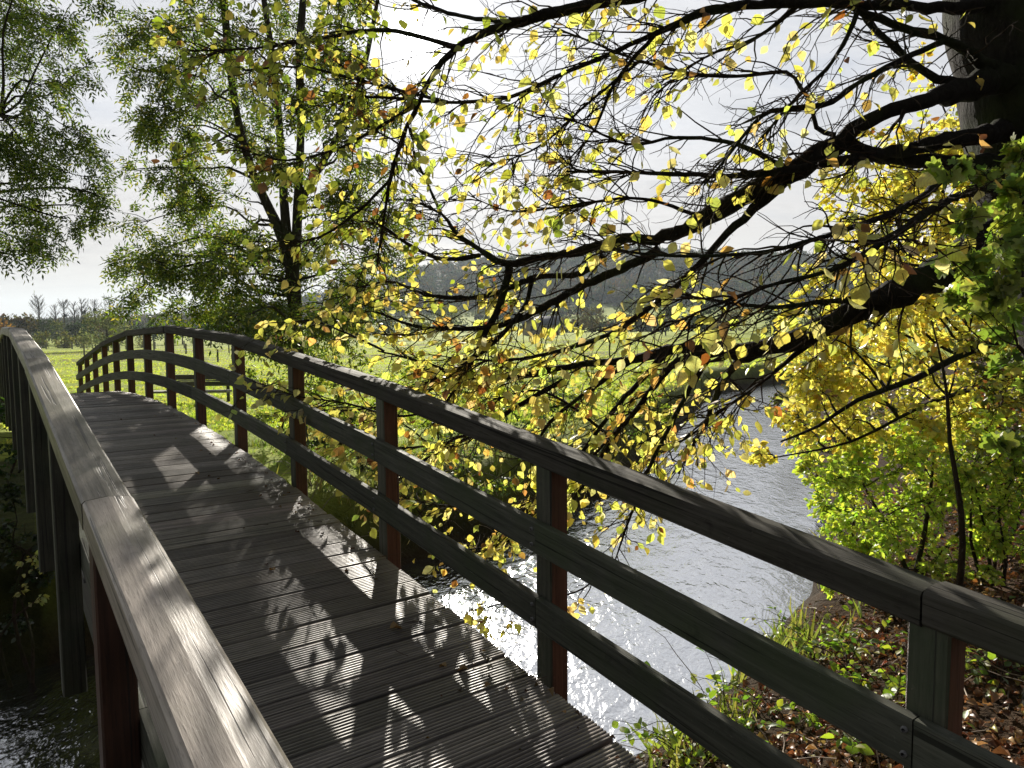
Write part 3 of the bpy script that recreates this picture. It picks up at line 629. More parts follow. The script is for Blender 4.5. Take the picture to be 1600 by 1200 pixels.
sd_a = np.arccos(np.clip(unit(P_) @ SUN, -1, 1)); kk = rng.random(len(P_)) < .25 + .75 * sstep(.026, .06, sd_a)   # the boughs are thin where the sun comes through
P_, D_, N_, L_, T_ = P_[kk], D_[kk], N_[kk], L_[kk], T_[kk]
GREENL = A([.22, .28, .035]); YEL = A([.76, .70, .18]); LIME = A([.64, .70, .17]); ORA = A([.64, .42, .14]); PALE = A([.78, .74, .36]); BRN = A([.25, .11, .03])
gmix = np.clip((.5 - P_[:, 0]) / 1.5, 0, 1) * np.clip((P_[:, 2] - .1) / .8, 0, 1)       # the high left sprays are still green
L_ = L_ * np.where(np.linalg.norm(P_, axis=1) < 2.6, .8, 1.)
c1 = pick([YEL, LIME, PALE, ORA, BRN], len(P_), .22, [.30, .36, .26, .05, .03]); c2 = pick([GREENL, LIME, YEL, BRN], len(P_), .2, [.55, .22, .15, .08])
Cl = np.where((rng.random(len(P_)) < gmix)[:, None], c2, c1)
mb = MB(); hf = rng.random(len(P_)) < .5
put(mb, BEECH, P_[hf], D_[hf], N_[hf], L_[hf], Cl[hf]); put(mb, BEECH2, P_[~hf], D_[~hf], N_[~hf], L_[~hf], Cl[~hf])
mb.build('foliage', M['leaf'], beech)
print('beech leaves', len(P_))

# ---------------------------------------------------------------- ash tree beyond the bridge
def build_tree(name, label, cat, base, stems_nodes, clumps, leaf_fn, cols, wts, matl, barkm, tpl, group=None, jit=.2, **kw):
    o = thing(name, label, cat, base, group); w_ = MB(); stems = []
    mbT = MB()
    for nd in stems_nodes:
        pth, rad = smooth_path([n_[0] for n_ in nd], [n_[1] for n_ in nd], kw.pop('step', .25) if 'step' in kw else .25); stems.append(pth); tube(mbT if cat == 'tree' else w_, pth, rad, 9, rough=.03)
    if cat == 'tree': mbT.build('trunk', barkm, o, True)
    lv = Leaves(); crown(w_, lv, stems, clumps, leaf_fn, **kw)
    w_.build('branches', barkm, o)
    P_, D_, N_, L_, T_ = lv.get(); mb = MB()
    C = pick(cols, len(P_), jit, wts)
    put(mb, tpl, P_, D_, N_, L_, C); mb.build('foliage', matl, o)
    print(name, len(P_)); return o
D1 = 14.; ab = ground_at(462, D1)
def S_(x, y, r, D=D1): return (unproj(x, y, D), r / FPX * D)
ash_stems = [[(ab - A([0, 0, .2]), .22), S_(464, 620, 12), S_(462, 520, 11), S_(458, 440, 10.5), S_(450, 400, 9.5), S_(432, 350, 8), S_(408, 300, 7), S_(385, 240, 6), S_(367, 160, 5.5), S_(355, 60, 6), S_(345, -60, 5), S_(335, -200, 3)],
             [S_(456, 440, 10), S_(463, 370, 8), S_(466, 300, 7), S_(470, 200, 6), S_(468, 90, 6.5), S_(475, -30, 5), S_(480, -180, 3)],
             [S_(452, 410, 9), S_(445, 330, 7), S_(440, 250, 6), S_(430, 120, 5), S_(410, -20, 4), S_(400, -160, 2)],
             [S_(466, 320, 7), S_(500, 260, 6), S_(540, 190, 5), S_(570, 100, 4), S_(590, 0, 3)]]
ash_cl = [(228, 445, 38), (285, 400, 46), (335, 430, 52), (262, 335, 42), (312, 350, 48), (382, 445, 50), (300, 480, 36), (372, 500, 36), (430, 478, 36), (240, 262, 40), (300, 232, 48), (350, 300, 42), (272, 172, 44), (240, 112, 42), (312, 102, 52), (382, 62, 48), (282, 40, 48), (225, 45, 38), (420, 152, 46), (385, 205, 40), (482, 82, 46), (520, 182, 46), (540, 62, 46), (452, 252, 40), (500, 302, 44), (540, 382, 46), (484, 382, 38), (562, 262, 42), (590, 170, 36), (606, 332, 36), (600, 420, 36), (332, 8, 48), (450, 8, 48), (560, 0, 44), (402, 385, 38), (210, 405, 26), (520, 450, 40), (560, 480, 36), (300, -75, 60), (420, -85, 60), (520, -90, 60), (470, -180, 60), (345, -190, 60), (330, 160, 40), (465, 160, 36), (360, 380, 40), (260, 420, 36), (250, 200, 30), (440, 530, 28), (490, 500, 36), (480, 545, 30), (410, 520, 30), (520, 520, 36), (450, 430, 26), (560, 330, 32)]
cl_ = clumps_px([(x, y, r, D1 + rng.normal(0, 1.1), .9) for x, y, r in ash_cl], D1)
build_tree('ash_tree', 'tall forked ash with dark green feathery leaves, just beyond the far end of the bridge', 'tree', ab, ash_stems, cl_,
           lambda lv, tp, T: pinnate(lv, tp, .25, rng.integers(3, 6), .105, 4, .29), [A([.07, .11, .02]), A([.13, .17, .03]), A([.24, .26, .05]), A([.34, .31, .07])], [.42, .33, .17, .08],
           M['leaf_small'], M['bark_ash'], LEAFLET, n_twig=19, r0=.018, tw=.009)
# left ash, only its hanging outer boughs reach the view
D2 = 9.; lb = ground_at(-230, D2)
def S2(x, y, r, D=D2): return (unproj(x, y, D), r / FPX * D)
st2 = [[(lb - A([0, 0, .2]), .3), S2(-225, 600, 30), S2(-215, 300, 26), S2(-190, 50, 22), S2(-160, -180, 16), S2(-130, -420, 9)], [S2(-200, 100, 14), S2(-110, -60, 9), S2(-20, -150, 6), S2(60, -200, 3)], [S2(-215, 330, 12), S2(-130, 220, 8), S2(-60, 190, 5), S2(0, 180, 3)]]
cl2 = [(30, 62, 52), (90, 42, 44), (62, 132, 52), (20, 202, 54), (90, 190, 44), (124, 110, 30, 0, .6), (42, 282, 50), (100, 268, 38), (132, 232, 26, 0, .5), (30, 350, 44), (84, 338, 36), (18, 398, 28, 0, .8), (60, 385, 24, 0, .7), (108, 320, 26, 0, .6), (-50, 100, 70), (-60, 250, 70), (-60, 370, 50), (30, -30, 60), (120, -40, 44, 0, .6), (-40, 0, 60), (70, 230, 36), (60, 20, 40), (140, 300, 18, 0, .5)]
build_tree('ash_tree', 'pale green ash whose hanging boughs fill the upper left corner', 'tree', lb, st2, clumps_px([(c[0], c[1], c[2], D2 + rng.normal(0, .7), c[4] if len(c) > 4 else 1.) for c in cl2], D2),
           lambda lv, tp, T: pinnate(lv, tp, .25, rng.integers(3, 6), .07, 4, .2), [A([.09, .14, .03]), A([.17, .22, .04]), A([.28, .32, .07]), A([.04, .075, .016])], [.3, .33, .2, .17],
           M['leaf_small'], M['bark_ash'], LEAFLET, n_twig=14, r0=.014, tw=.005, twig_droop=.13, up=.3)

# ---------------------------------------------------------------- right bank: yellow beech, lime bush, sapling, maple
D3 = 8.5; yb = ground_at(1800, D3)
def S3(x, y, r, D=D3): return (unproj(x, y, D), r / FPX * D)
st3 = [[(yb - A([0, 0, .2]), .3), S3(1790, 600, 28), S3(1770, 300, 24), S3(1740, 0, 18), S3(1700, -250, 10)],
       [S3(1780, 450, 12), S3(1690, 480, 8), S3(1580, 525, 6.5, 7.8), S3(1500, 555, 5.5, 7.5), S3(1430, 592, 5, 7.4), S3(1340, 625, 3.5, 7.3), S3(1280, 665, 2.5, 7.3), S3(1220, 690, 1.5, 7.3)],
       [S3(1785, 500, 9), S3(1650, 560, 6), S3(1540, 600, 4.5), S3(1440, 635, 3, 7.8), S3(1330, 690, 2, 7.6), S3(1210, 715, 1, 7.5)],
       [S3(1770, 300, 12), S3(1640, 330, 8), S3(1520, 350, 5), S3(1420, 400, 3)]]
cl3 = [(1300, 560, 50), (1380, 520, 54), (1450, 480, 52), (1400, 595, 52), (1480, 570, 54), (1330, 640, 46), (1270, 625, 36), (1420, 665, 44), (1245, 675, 26), (1330, 695, 36), (1500, 640, 44), (1540, 500, 54), (1400, 440, 44), (1450, 385, 48), (1385, 355, 38, 0, .8), (1500, 335, 46), (1545, 405, 46), (1425, 290, 34, 0, .7), (1485, 262, 36, 0, .7), (1310, 450, 26, 0, .6), (1345, 490, 36), (1580, 560, 46, 0, .6), (1560, 300, 40), (1190, 690, 20, 0, .6), (1290, 520, 30), (1350, 580, 40), (1430, 530, 44), (1460, 130, 30, 0, .5), (1480, 180, 30, 0, .5), (1620, 450, 60), (1640, 300, 60), (1330, 310, 26, 0, .5), (1380, 250, 24, 0, .4), (1270, 570, 30), (1510, 440, 44), (1475, 430, 40), (1580, 480, 50), (1540, 360, 46), (1600, 380, 50), (1480, 490, 50), (1400, 360, 40), (1450, 330, 40), (1520, 290, 40), (1560, 620, 44), (1480, 620, 40), (1560, 540, 50), (1420, 485, 44), (1345, 545, 40), (1500, 230, 36), (1430, 250, 34), (1360, 300, 30)]
build_tree('beech_tree', 'golden yellow beech hanging low over the right bank behind the big dark limb', 'tree', yb, st3, clumps_px([(c[0] + rng.normal(0, 14), c[1] + rng.normal(0, 14), c[2] * 1.55, D3 + rng.normal(-.3, .45), c[4] if len(c) > 4 else 1.) for c in cl3], D3),
           lambda lv, tp, T: simple_leaves(lv, tp, .1, rng.integers(9, 15), .07, .9, .6, .15), [A([.80, .72, .15]), A([.74, .74, .16]), A([.66, .74, .15]), A([.62, .42, .06]), A([.2, .09, .03])], [.40, .32, .22, .04, .02],
           M['leaf'], M['bark'], BEECH, n_twig=22, r0=.014, tw=.004, up=.15)
D4 = 7.6; hb = ground_at(1440, D4)
st4 = [[(hb - A([0, 0, .1]), .03), (unproj(1400, 850, D4), .02), (unproj(1350, 760, D4), .01)], [(hb, .03), (unproj(1450, 800, D4), .02), (unproj(1460, 700, D4), .008)], [(hb, .03), (unproj(1500, 830, D4), .018), (unproj(1550, 740, D4), .008)]]
cl4 = [(1305, 745, 34), (1350, 770, 44), (1400, 740, 46), (1450, 780, 46), (1335, 820, 38), (1390, 830, 42), (1450, 850, 38), (1500, 765, 40), (1480, 705, 36), (1545, 800, 38), (1560, 730, 34), (1290, 790, 20), (1340, 715, 30), (1420, 700, 34), (1400, 790, 40), (1520, 840, 30, 0, .6), (1320, 860, 24), (1370, 880, 26, 0, .7)]
build_tree('hazel_bush', 'bright lime green leafy bush at the water edge below the yellow beech', 'bush', hb, st4, clumps_px([(c[0], c[1], c[2] * 1.3, D4 + rng.normal(0, .4), c[4] if len(c) > 4 else 1.) for c in cl4], D4),
           lambda lv, tp, T: simple_leaves(lv, tp, .1, rng.integers(10, 17), .055, 1., .4, .25), [A([.54, .68, .12]), A([.66, .74, .15]), A([.3, .44, .08]), A([.66, .64, .14])], [.4, .3, .2, .1],
           M['leaf_green'], M['twig'], OVAL, n_twig=24, r0=.01, tw=.003, up=.2)
D5 = 6.2; sb = ground_at(1508, D5)
build_tree('sapling', 'thin upright sapling with a bare dark stem among leaf litter on the right bank', 'sapling', sb,
           [[(sb - A([0, 0, .1]), .03), (unproj(1504, 850, D5), .026), (unproj(1496, 760, D5), .022), (unproj(1484, 690, D5), .018), (unproj(1480, 620, D5), .014), (unproj(1470, 560, D5), .01), (unproj(1455, 500, D5), .005)]],
           clumps_px([(1520, 700, 30, D5, .6), (1450, 640, 30, D5, .6), (1520, 600, 30, D5, .6), (1440, 560, 28, D5, .5), (1490, 520, 30, D5, .6), (1550, 640, 30, D5, .5)], D5),
           lambda lv, tp, T: simple_leaves(lv, tp, .2, rng.integers(3, 7), .06, 1., .3, .6), [A([.3, .36, .05]), A([.45, .42, .06])], [.6, .4], M['leaf'], M['twig'], BEECH, n_twig=12, r0=.008, tw=.003)
D6 = 3.0; mbp = ground_at(1760, D6)
def S6(x, y, r): return (unproj(x, y, D6), r / FPX * D6)
st6 = [[(mbp - A([0, 0, .1]), .025), S6(1740, 900, 8), S6(1700, 600, 7), S6(1650, 400, 5), S6(1610, 250, 3)], [S6(1710, 650, 6), S6(1640, 590, 4), S6(1590, 540, 3)], [S6(1650, 400, 5), S6(1560, 405, 4), S6(1480, 398, 2.5), S6(1450, 392, 1.5)], [S6(1730, 800, 5), S6(1650, 730, 3), S6(1585, 690, 2)]]
cl6 = [(1500, 335, 30), (1550, 285, 34), (1485, 275, 18, 0, .5), (1560, 350, 36), (1520, 415, 34), (1570, 450, 34), (1505, 480, 24, 0, .7), (1560, 515, 34), (1468, 400, 16, 0, .5), (1595, 570, 30), (1578, 690, 22, 0, .8), (1595, 240, 30), (1600, 400, 34), (1540, 440, 30), (1590, 320, 30), (1530, 470, 24)]
build_tree('maple_shrub', 'field maple shrub with fresh green lobed leaves against the dark trunk on the right', 'shrub', mbp, st6, clumps_px([(c[0], c[1], c[2], D6 + rng.normal(0, .25), c[4] if len(c) > 4 else 1.) for c in cl6], D6),
           lambda lv, tp, T: simple_leaves(lv, tp, .15, rng.integers(3, 6), .055, .9, .5, .2), [A([.26, .34, .09]), A([.38, .44, .12]), A([.14, .21, .06]), A([.5, .50, .16])], [.38, .32, .2, .1],
           M['leaf_green'], M['twig'], LOBED, n_twig=8, r0=.006, tw=.0022, up=.1)

# ---------------------------------------------------------------- bank shrubs
def shrub(name, label, cat, px, D, cl, cols, wts, tpl, ll, nt_=14, group=None, matl='leaf_small', nl=(6, 12), tw_=.004):
    b = ground_at(px, D); stems = []
    for q in range(3): 
        c = cl[rng.integers(len(cl))]; tip = unproj(c[0], c[1], D); stems.append([(b - A([0, 0, .05]) + rng.normal(0, .04, 3), .02), ((b + tip) / 2 + rng.normal(0, .08, 3), .014), (tip, .006)])
    return build_tree(name, label, cat, b, stems, clumps_px([(c[0], c[1], c[2], D + rng.normal(0, c[2] / FPX * D * .5), c[3] if len(c) > 3 else 1.) for c in cl], D),
                      lambda lv, tp, T: simple_leaves(lv, tp, .1, rng.integers(*nl), ll, 1., .4, .25), cols, wts, M[matl], M['twig'], tpl, group, n_twig=nt_, r0=.01, tw=tw_, up=.2)
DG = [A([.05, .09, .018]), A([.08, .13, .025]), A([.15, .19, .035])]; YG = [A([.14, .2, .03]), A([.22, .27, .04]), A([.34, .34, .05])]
shrub('bank_shrub', 'sunlit green shrub behind the middle of the right handrail, left of the river', 'shrub', 680, 13.5, [(640, 615, 42), (700, 630, 46), (620, 665, 36), (680, 670, 40), (590, 640, 34), (740, 640, 36)], YG, [.4, .4, .2], OVAL, .07, 18)
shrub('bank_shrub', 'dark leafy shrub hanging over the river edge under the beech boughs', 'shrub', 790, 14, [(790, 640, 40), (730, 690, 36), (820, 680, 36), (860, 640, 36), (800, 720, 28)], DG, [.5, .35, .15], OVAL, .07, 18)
shrub('bank_shrub', 'yellow green willow scrub on the far bank where the river bends', 'shrub', 960, 19, [(930, 600, 36), (980, 610, 36), (1020, 620, 28), (900, 630, 30), (970, 640, 28), (1040, 650, 18)], YG, [.3, .4, .3], OVAL, .08, 18)
shrub('bank_shrub', 'low dark bramble mound beside the bridge posts on the far bank', 'shrub', 560, 11.5, [(530, 700, 34), (570, 740, 36), (610, 790, 30), (540, 660, 30), (640, 820, 22)], DG, [.4, .35, .25], OVAL, .06, 18)
shrub('bank_shrub', 'small bright bush showing between the far bridge posts and the ash trunk', 'shrub', 430, 16, [(410, 600, 26), (450, 620, 28), (430, 650, 26), (480, 640, 26), (500, 600, 24)], YG, [.4, .4, .2], OVAL, .07, 18)
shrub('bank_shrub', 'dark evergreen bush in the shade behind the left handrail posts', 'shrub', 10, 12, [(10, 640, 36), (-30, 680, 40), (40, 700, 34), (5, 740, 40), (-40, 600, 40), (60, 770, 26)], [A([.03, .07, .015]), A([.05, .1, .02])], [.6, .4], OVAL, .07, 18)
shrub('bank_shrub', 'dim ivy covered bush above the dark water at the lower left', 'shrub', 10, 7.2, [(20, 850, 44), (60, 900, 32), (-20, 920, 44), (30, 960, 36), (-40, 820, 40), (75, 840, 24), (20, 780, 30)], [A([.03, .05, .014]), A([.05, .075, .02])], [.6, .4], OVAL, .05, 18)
shrub('hazel_twig_shrub', 'spindly twig with a few small yellow leaves in front of the left bank', 'shrub', 0, 6.5, [(45, 900, 24, .8), (28, 925, 20, .7), (55, 940, 14, .8), (38, 875, 16, .6)], [A([.4, .42, .1]), A([.5, .5, .2])], [.5, .5], OVAL, .05, 5, None, 'leaf', (2, 4), .003)
shrub('understorey_shrub', 'shaded shrub of green and russet leaves right of the sapling', 'shrub', 1580, 7.4, [(1560, 620, 40), (1600, 680, 44), (1550, 690, 34), (1620, 600, 50), (1590, 760, 40), (1540, 580, 36)], [A([.1, .14, .03]), A([.2, .24, .04]), A([.16, .06, .03])], [.45, .3, .25], OVAL, .06, 18)

US = [A([.12, .13, .03]), A([.3, .27, .05]), A([.07, .08, .025]), A([.2, .1, .04])]
shrub('understorey_shrub', 'yellowing undergrowth at the water edge under the golden beech', 'shrub', 1300, 12.5, [(1270, 640, 40), (1310, 610, 44), (1350, 640, 44), (1260, 680, 30), (1300, 680, 40), (1230, 650, 24)], US, [.35, .4, .15, .1], OVAL, .07, 18)
shrub('understorey_shrub', 'dark undergrowth on the far bend of the right bank', 'shrub', 1260, 20, [(1230, 600, 26), (1260, 590, 30), (1300, 590, 36), (1220, 620, 18), (1280, 620, 30), (1340, 580, 40)], US, [.3, .1, .5, .1], OVAL, .08, 18)
shrub('understorey_shrub', 'russet and olive thicket deep behind the sapling', 'shrub', 1450, 11, [(1400, 640, 48), (1460, 620, 50), (1520, 640, 50), (1430, 690, 44), (1560, 600, 50), (1600, 560, 60)], US, [.3, .25, .25, .2], OVAL, .07, 18)

LM = [A([.56, .68, .13]), A([.68, .72, .16]), A([.34, .46, .09]), A([.72, .66, .16])]
shrub('hazel_bush', 'tall lime green bush right of the thin sapling stem', 'bush', 1570, 6.8, [(1540, 690, 44), (1590, 740, 50), (1560, 800, 44), (1610, 680, 50), (1540, 840, 34), (1600, 850, 40), (1520, 740, 34)], LM, [.35, .3, .25, .1], OVAL, .055, 18, None, 'leaf_green')
shrub('hazel_bush', 'yellow green bush behind the water edge left of the lime green one', 'bush', 1330, 9.5, [(1290, 700, 40), (1330, 720, 44), (1370, 690, 44), (1280, 745, 34), (1320, 770, 40), (1400, 700, 44), (1260, 720, 24)], LM, [.25, .35, .1, .3], OVAL, .06, 18, None, 'leaf_green')
shrub('hazel_bush', 'low bright sprays of leaves at the foot of the lime green bush', 'bush', 1420, 6.6, [(1340, 885, 28), (1390, 900, 30), (1440, 890, 30), (1310, 900, 20), (1480, 880, 28), (1530, 900, 26)], LM, [.4, .3, .2, .1], OVAL, .05, 14, None, 'leaf_green')

shrub('bank_shrub', 'thin leaning shrub with yellow green leaves below the second right post', 'shrub', 700, 10.6, [(640, 780, 34), (690, 750, 38), (740, 770, 34), (660, 720, 36), (720, 720, 34), (780, 760, 26), (610, 740, 30)], DG + YG, [.22, .2, .13, .2, .15, .1], OVAL, .055, 11)
shrub('bank_shrub', 'wide green and yellow shrub screening the meadow under the ash', 'shrub', 520, 13, [(480, 640, 36), (530, 620, 40), (560, 660, 40), (500, 690, 36), (590, 620, 36), (620, 640, 34), (450, 680, 26), (540, 570, 34)], YG, [.4, .4, .2], OVAL, .065, 13)
shrub('bank_shrub', 'olive shrub between the beech boughs and the river bend', 'shrub', 860, 16, [(840, 600, 40), (880, 580, 36), (800, 590, 36), (900, 640, 34), (850, 650, 36), (760, 590, 36), (700, 580, 36)], [A([.1, .13, .04]), A([.24, .25, .08]), A([.06, .085, .025])], [.4, .25, .35], OVAL, .075, 13)
shrub('bank_shrub', 'overhanging scrub with yellow leaves at the water line past the second right post', 'shrub', 920, 13.6, [(900, 730, 26), (860, 770, 26), (950, 700, 24), (830, 740, 26), (990, 680, 20)], DG + YG, [.2, .2, .1, .2, .2, .1], OVAL, .06, 11)
shrub('hazel_bush', 'airy yellow bush reaching over the bank between the sapling and the frame edge', 'bush', 1540, 8.2, [(1500, 650, 48), (1550, 690, 50), (1590, 640, 50), (1470, 700, 44), (1530, 760, 48), (1600, 760, 50), (1450, 740, 40), (1580, 580, 46)], [A([.72, .72, .16]), A([.6, .68, .14]), A([.76, .68, .16]), A([.34, .42, .09])], [.3, .3, .2, .2], OVAL, .06, 17, None, 'leaf')

# brambles on the near right bank
BR = [(1330, 985, 5.6, 'bright yellow green bramble at the water edge under the upper right handrail'), (1390, 1010, 5.0, 'yellow leafed bramble just left of the nearest right bridge post'), (1360, 1060, 4.4, 'broad leafed green bramble in front of the nearest right bridge post'),
      (1200, 1075, 5.2, 'low green weed on the river edge below the middle rail'), (1150, 1060, 5.0, 'small sprig standing up against the water at the bank tip'), (1280, 1000, 6.2, 'grassy green clump on the bank beside the rippled water'), (1560, 960, 5.0, 'bramble arching over leaf litter right of the nearest right post'), (1520, 900, 6.0, 'pale green undergrowth at the foot of the sapling'), (1080, 1180, 4.5, 'dark weed under the lowest right rail by the deck edge')]
for x, y, D, lab in BR:
    c = unproj(x, y, D); b = A([c[0], c[1], float(height(c[0], c[1]))]); o = thing('bramble', lab, 'plant', b, 'undergrowth on the near right bank')
    w_ = MB(); lv = Leaves()
    for q in range(14):
        a = rng.uniform(0, 6.28); h_ = rng.uniform(.18, .55)
        pth = wander(b + rng.normal(0, .05, 3) * A([1, 1, 0]), A([math.cos(a) * .8, math.sin(a) * .8, 1.1]), h_ * 1.5, 7, .18, .12); tube(w_, pth, np.linspace(.004, .0015, 8), 4)
        simple_leaves(lv, pth, .2, 9, .062 if 'broad' not in lab else .085, 1.1, .05, .9)
    w_.build('stems', M['twig'], o); P_, D_, N_, L_, T_ = lv.get(); mb = MB(); put(mb, OVAL, P_, D_, N_, L_, pick([A([.24, .34, .05]), A([.36, .40, .06]), A([.14, .24, .04])], len(P_), .2)); mb.build('foliage', M['leaf_green'], o)

# ---------------------------------------------------------------- ground cover: litter, dead twigs, grass
def scatter(n, az0, az1, r0, r1, pw_=1.):
    a = np.radians(rng.uniform(az0, az1, n)); r = r0 + (r1 - r0) * rng.random(n) ** pw_; x = r * np.sin(a); y = r * np.cos(a); return x, y
x, y = scatter(26000, -5, 60, 1.5, 14, .9); dd, sd = river_sd(x, y); k = (sd > 0) & (dd > .25) & (rng.random(len(x)) < np.clip(dd * .8, 0, 1)); x, y = x[k], y[k]
z = height(x, y); n = len(x); mb = MB()
put(mb, LITTER, np.c_[x, y, z + rng.uniform(.0, .05, n)], np.c_[rng.normal(size=(n, 2)), rng.normal(0, .25, n)], A([0, 0, 1.]) + rng.normal(0, .5, (n, 3)),   .058 * np.exp(rng.normal(0, .28, n)),
    pick([A([.20, .09, .045]), A([.28, .15, .075]), A([.13, .06, .038]), A([.42, .26, .14]), A([.46, .34, .14])], n, .28, [.3, .26, .16, .18, .10]))
lit = mb.build('leaf_litter', M['litter']); tag(lit, 'russet brown fallen beech leaves carpeting the near right bank', 'leaf litter', None, 'stuff')
mb = MB(); x, y = scatter(420, -2, 50, 2, 9); dd, sd = river_sd(x, y); k = (sd > 0) & (dd > .3); x, y = x[k], y[k]; z = height(x, y)
for a, b, c in zip(x, y, z):
    pth = wander((a, b, c + .03), np.r_[rng.normal(size=2), rng.normal(.1, .2)], rng.uniform(.2, .9), 6, .02, .2); pth[:, 2] = np.maximum(pth[:, 2], height(pth[:, 0], pth[:, 1]) + .01); tube(mb, pth, np.linspace(.005, .002, 7), 4, (.2, .16, .12))
M['deadtwig'] = plain('dead pale twig', (.12, .085, .06), (.3, .24, .18), 9.)
tag(mb.build('dead_twigs', M['deadtwig']), 'pale dead twigs strewn over the leaf litter', 'twigs', None, 'stuff')
mb = MB(); x, y = scatter(900, -26, 8, 8.5, 16); dd, sd = river_sd(x, y); k = (sd < 0) & (dd > .1) & (dd < 2.2); x, y = x[k], y[k]; z = height(x, y)
for a, b, c in zip(x, y, z):
    tube(mb, wander((a, b, c - .02), np.r_[rng.normal(0, .7, 2), rng.uniform(.1, 1.)], rng.uniform(.3, 1.1), 7, .12, .22), np.linspace(.006, .002, 8), 4)
tag(mb.build('bare_twigs', M['deadtwig']), 'tangle of pale bare twigs along the foot of the far bank', 'twigs', None, 'stuff')
def grass(n, az0, az1, r0, r1, cond, hmin, hmax, cols, pw_=1., k3=3):
    x, y = scatter(n, az0, az1, r0, r1, pw_); dd, sd = river_sd(x, y); k = cond(x, y, dd, sd); x, y, dd = x[k], y[k], dd[k]
    x = np.repeat(x, k3) + rng.normal(0, .03, len(x) * k3); y = np.repeat(y, k3) + rng.normal(0, .03, len(y) * k3); n = len(x)
    r = np.hypot(x, y); P = np.c_[x, y, height(x, y) - .02]; h_ = rng.uniform(hmin, hmax, n)
    D = np.c_[rng.normal(0, .42, (n, 2)), np.ones(n)]; return P, D, np.c_[rng.normal(size=(n, 2)), rng.normal(0, .3, n)], h_, pick(cols, n, .22)
mb = MB()
G1 = [A([.14, .24, .03]), A([.22, .32, .04]), A([.1, .17, .025]), A([.3, .3, .08])]
for args in ((26000, -50, 30, 7, 24, lambda x, y, d, s: (s < 0) & (d > 2.5) & (x > -y * .62) & (rng.random(len(x)) < .25 + .75 * (vnoise(x * .8, y * .8) > -.1)), .06, .2, G1), 
             (2600, -20, 35, 9, 32, lambda x, y, d, s: (s < 0) & (d > .3) & (d < 1.6) & (vnoise(x * .7, y * .7) > 0), .2, .5, [A([.1, .15, .03]), A([.2, .24, .05]), A([.28, .24, .09])]),
             (3000, 5, 45, 4, 12, lambda x, y, d, s: (s > 0) & (d > .05) & (d < .9) & (vnoise(x * 1.6, y * 1.6) > -.05), .08, .34, [A([.2, .26, .06]), A([.34, .34, .12]), A([.14, .18, .04])])):
    P, D, Nn, h_, C = grass(*args); put(mb, BLADE, P, D, Nn, h_, C)
P, D, Nn, h_, C = grass(70000, -46, 24, 18, 130, lambda x, y, d, s: (s < 0) & (d > .6) & (vnoise(x * .25, y * .6) > -.34), .05, .13, [A([.46, .54, .10]), A([.54, .60, .13]), A([.40, .50, .10]), A([.58, .58, .2])], 1.15, 2); put(mb, TUFT, P, D, Nn, h_, C)
tag(mb.build('grass', M['grass']), 'bright backlit grass on the meadow and river banks', 'grass', None, 'stuff')

# fallen leaves lying on the deck
FL = [((605, 985), .075, 'pale buff leaf lying alone in the middle of the near deck'), ((735, 1048), .06, 'curled dry leaf on the deck by the dark limb shadow'), ((855, 1078), .05, 'crumpled brown leaf at the foot of the second right post'), ((430, 893), .05, 'small light leaf far along the deck in sun'), ((700, 1045), .05, 'thin brown leaf near the deck edge right of the buff leaf'), ((305, 740), .05, 'tiny leaf fragment on the far planks')]
for (px, py), L, lab in FL:
    # the deck point under that pixel
    us = np.linspace(.5, 14, 2000); best = None
    ray = unproj(px, py, 1.); tt = np.linspace(1, 14, 6000); pts = ray[None] * tt[:, None]
    u_ = -pts[:, 0] * ST + pts[:, 1] * CT; h_ = pts[:, 2] - arch(u_); q = int(np.argmax(h_ < 0)); p = pts[q]
    mb = MB(); a = rng.uniform(0, 6.28)
    put(mb, LITTER, [p + A([0, 0, .006])], [[math.cos(a), math.sin(a), .12]], [[.1, .05, 1.]], [L], [A([.34, .24, .12]) * rng.uniform(.7, 1.2)])
    tag(mb.build('fallen_leaf', M['litter']), lab, 'leaf', 'fallen leaves on the bridge deck')

mb = MB(); n = 150; u_ = rng.uniform(.8, 9, n) ** 1.; w_ = np.where(rng.random(n) < .7, 1.84 - np.abs(rng.normal(0, .12, n)), rng.uniform(.45, 1.8, n)); a = rng.uniform(0, 6.28, n)
put(mb, LITTER, bw(u_, w_, arch(u_) + .004), np.c_[np.cos(a), np.sin(a), rng.uniform(0, .3, n)], A([0, 0, 1.]) + rng.normal(0, .3, (n, 3)), rng.uniform(.012, .038, n), pick([A([.16, .1, .06]), A([.28, .2, .1]), A([.08, .05, .03])], n, .3))
for q in range(26):
    u1 = rng.uniform(.9, 7); p = bw(u1, 1.84 - abs(rng.normal(0, .2)), float(arch(u1)) + .004); d1 = A([*rng.normal(size=2), 0]); tube(mb, wander(p, d1, rng.uniform(.04, .16), 4, 0, .2) * A([1, 1, 0]) + A([0, 0, p[2]]), .0016, 3, (.1, .07, .05))
tag(mb.build('deck_debris', M['litter']), 'crumbs of dry leaf and twig along the right edge of the deck', 'debris', None, 'stuff')

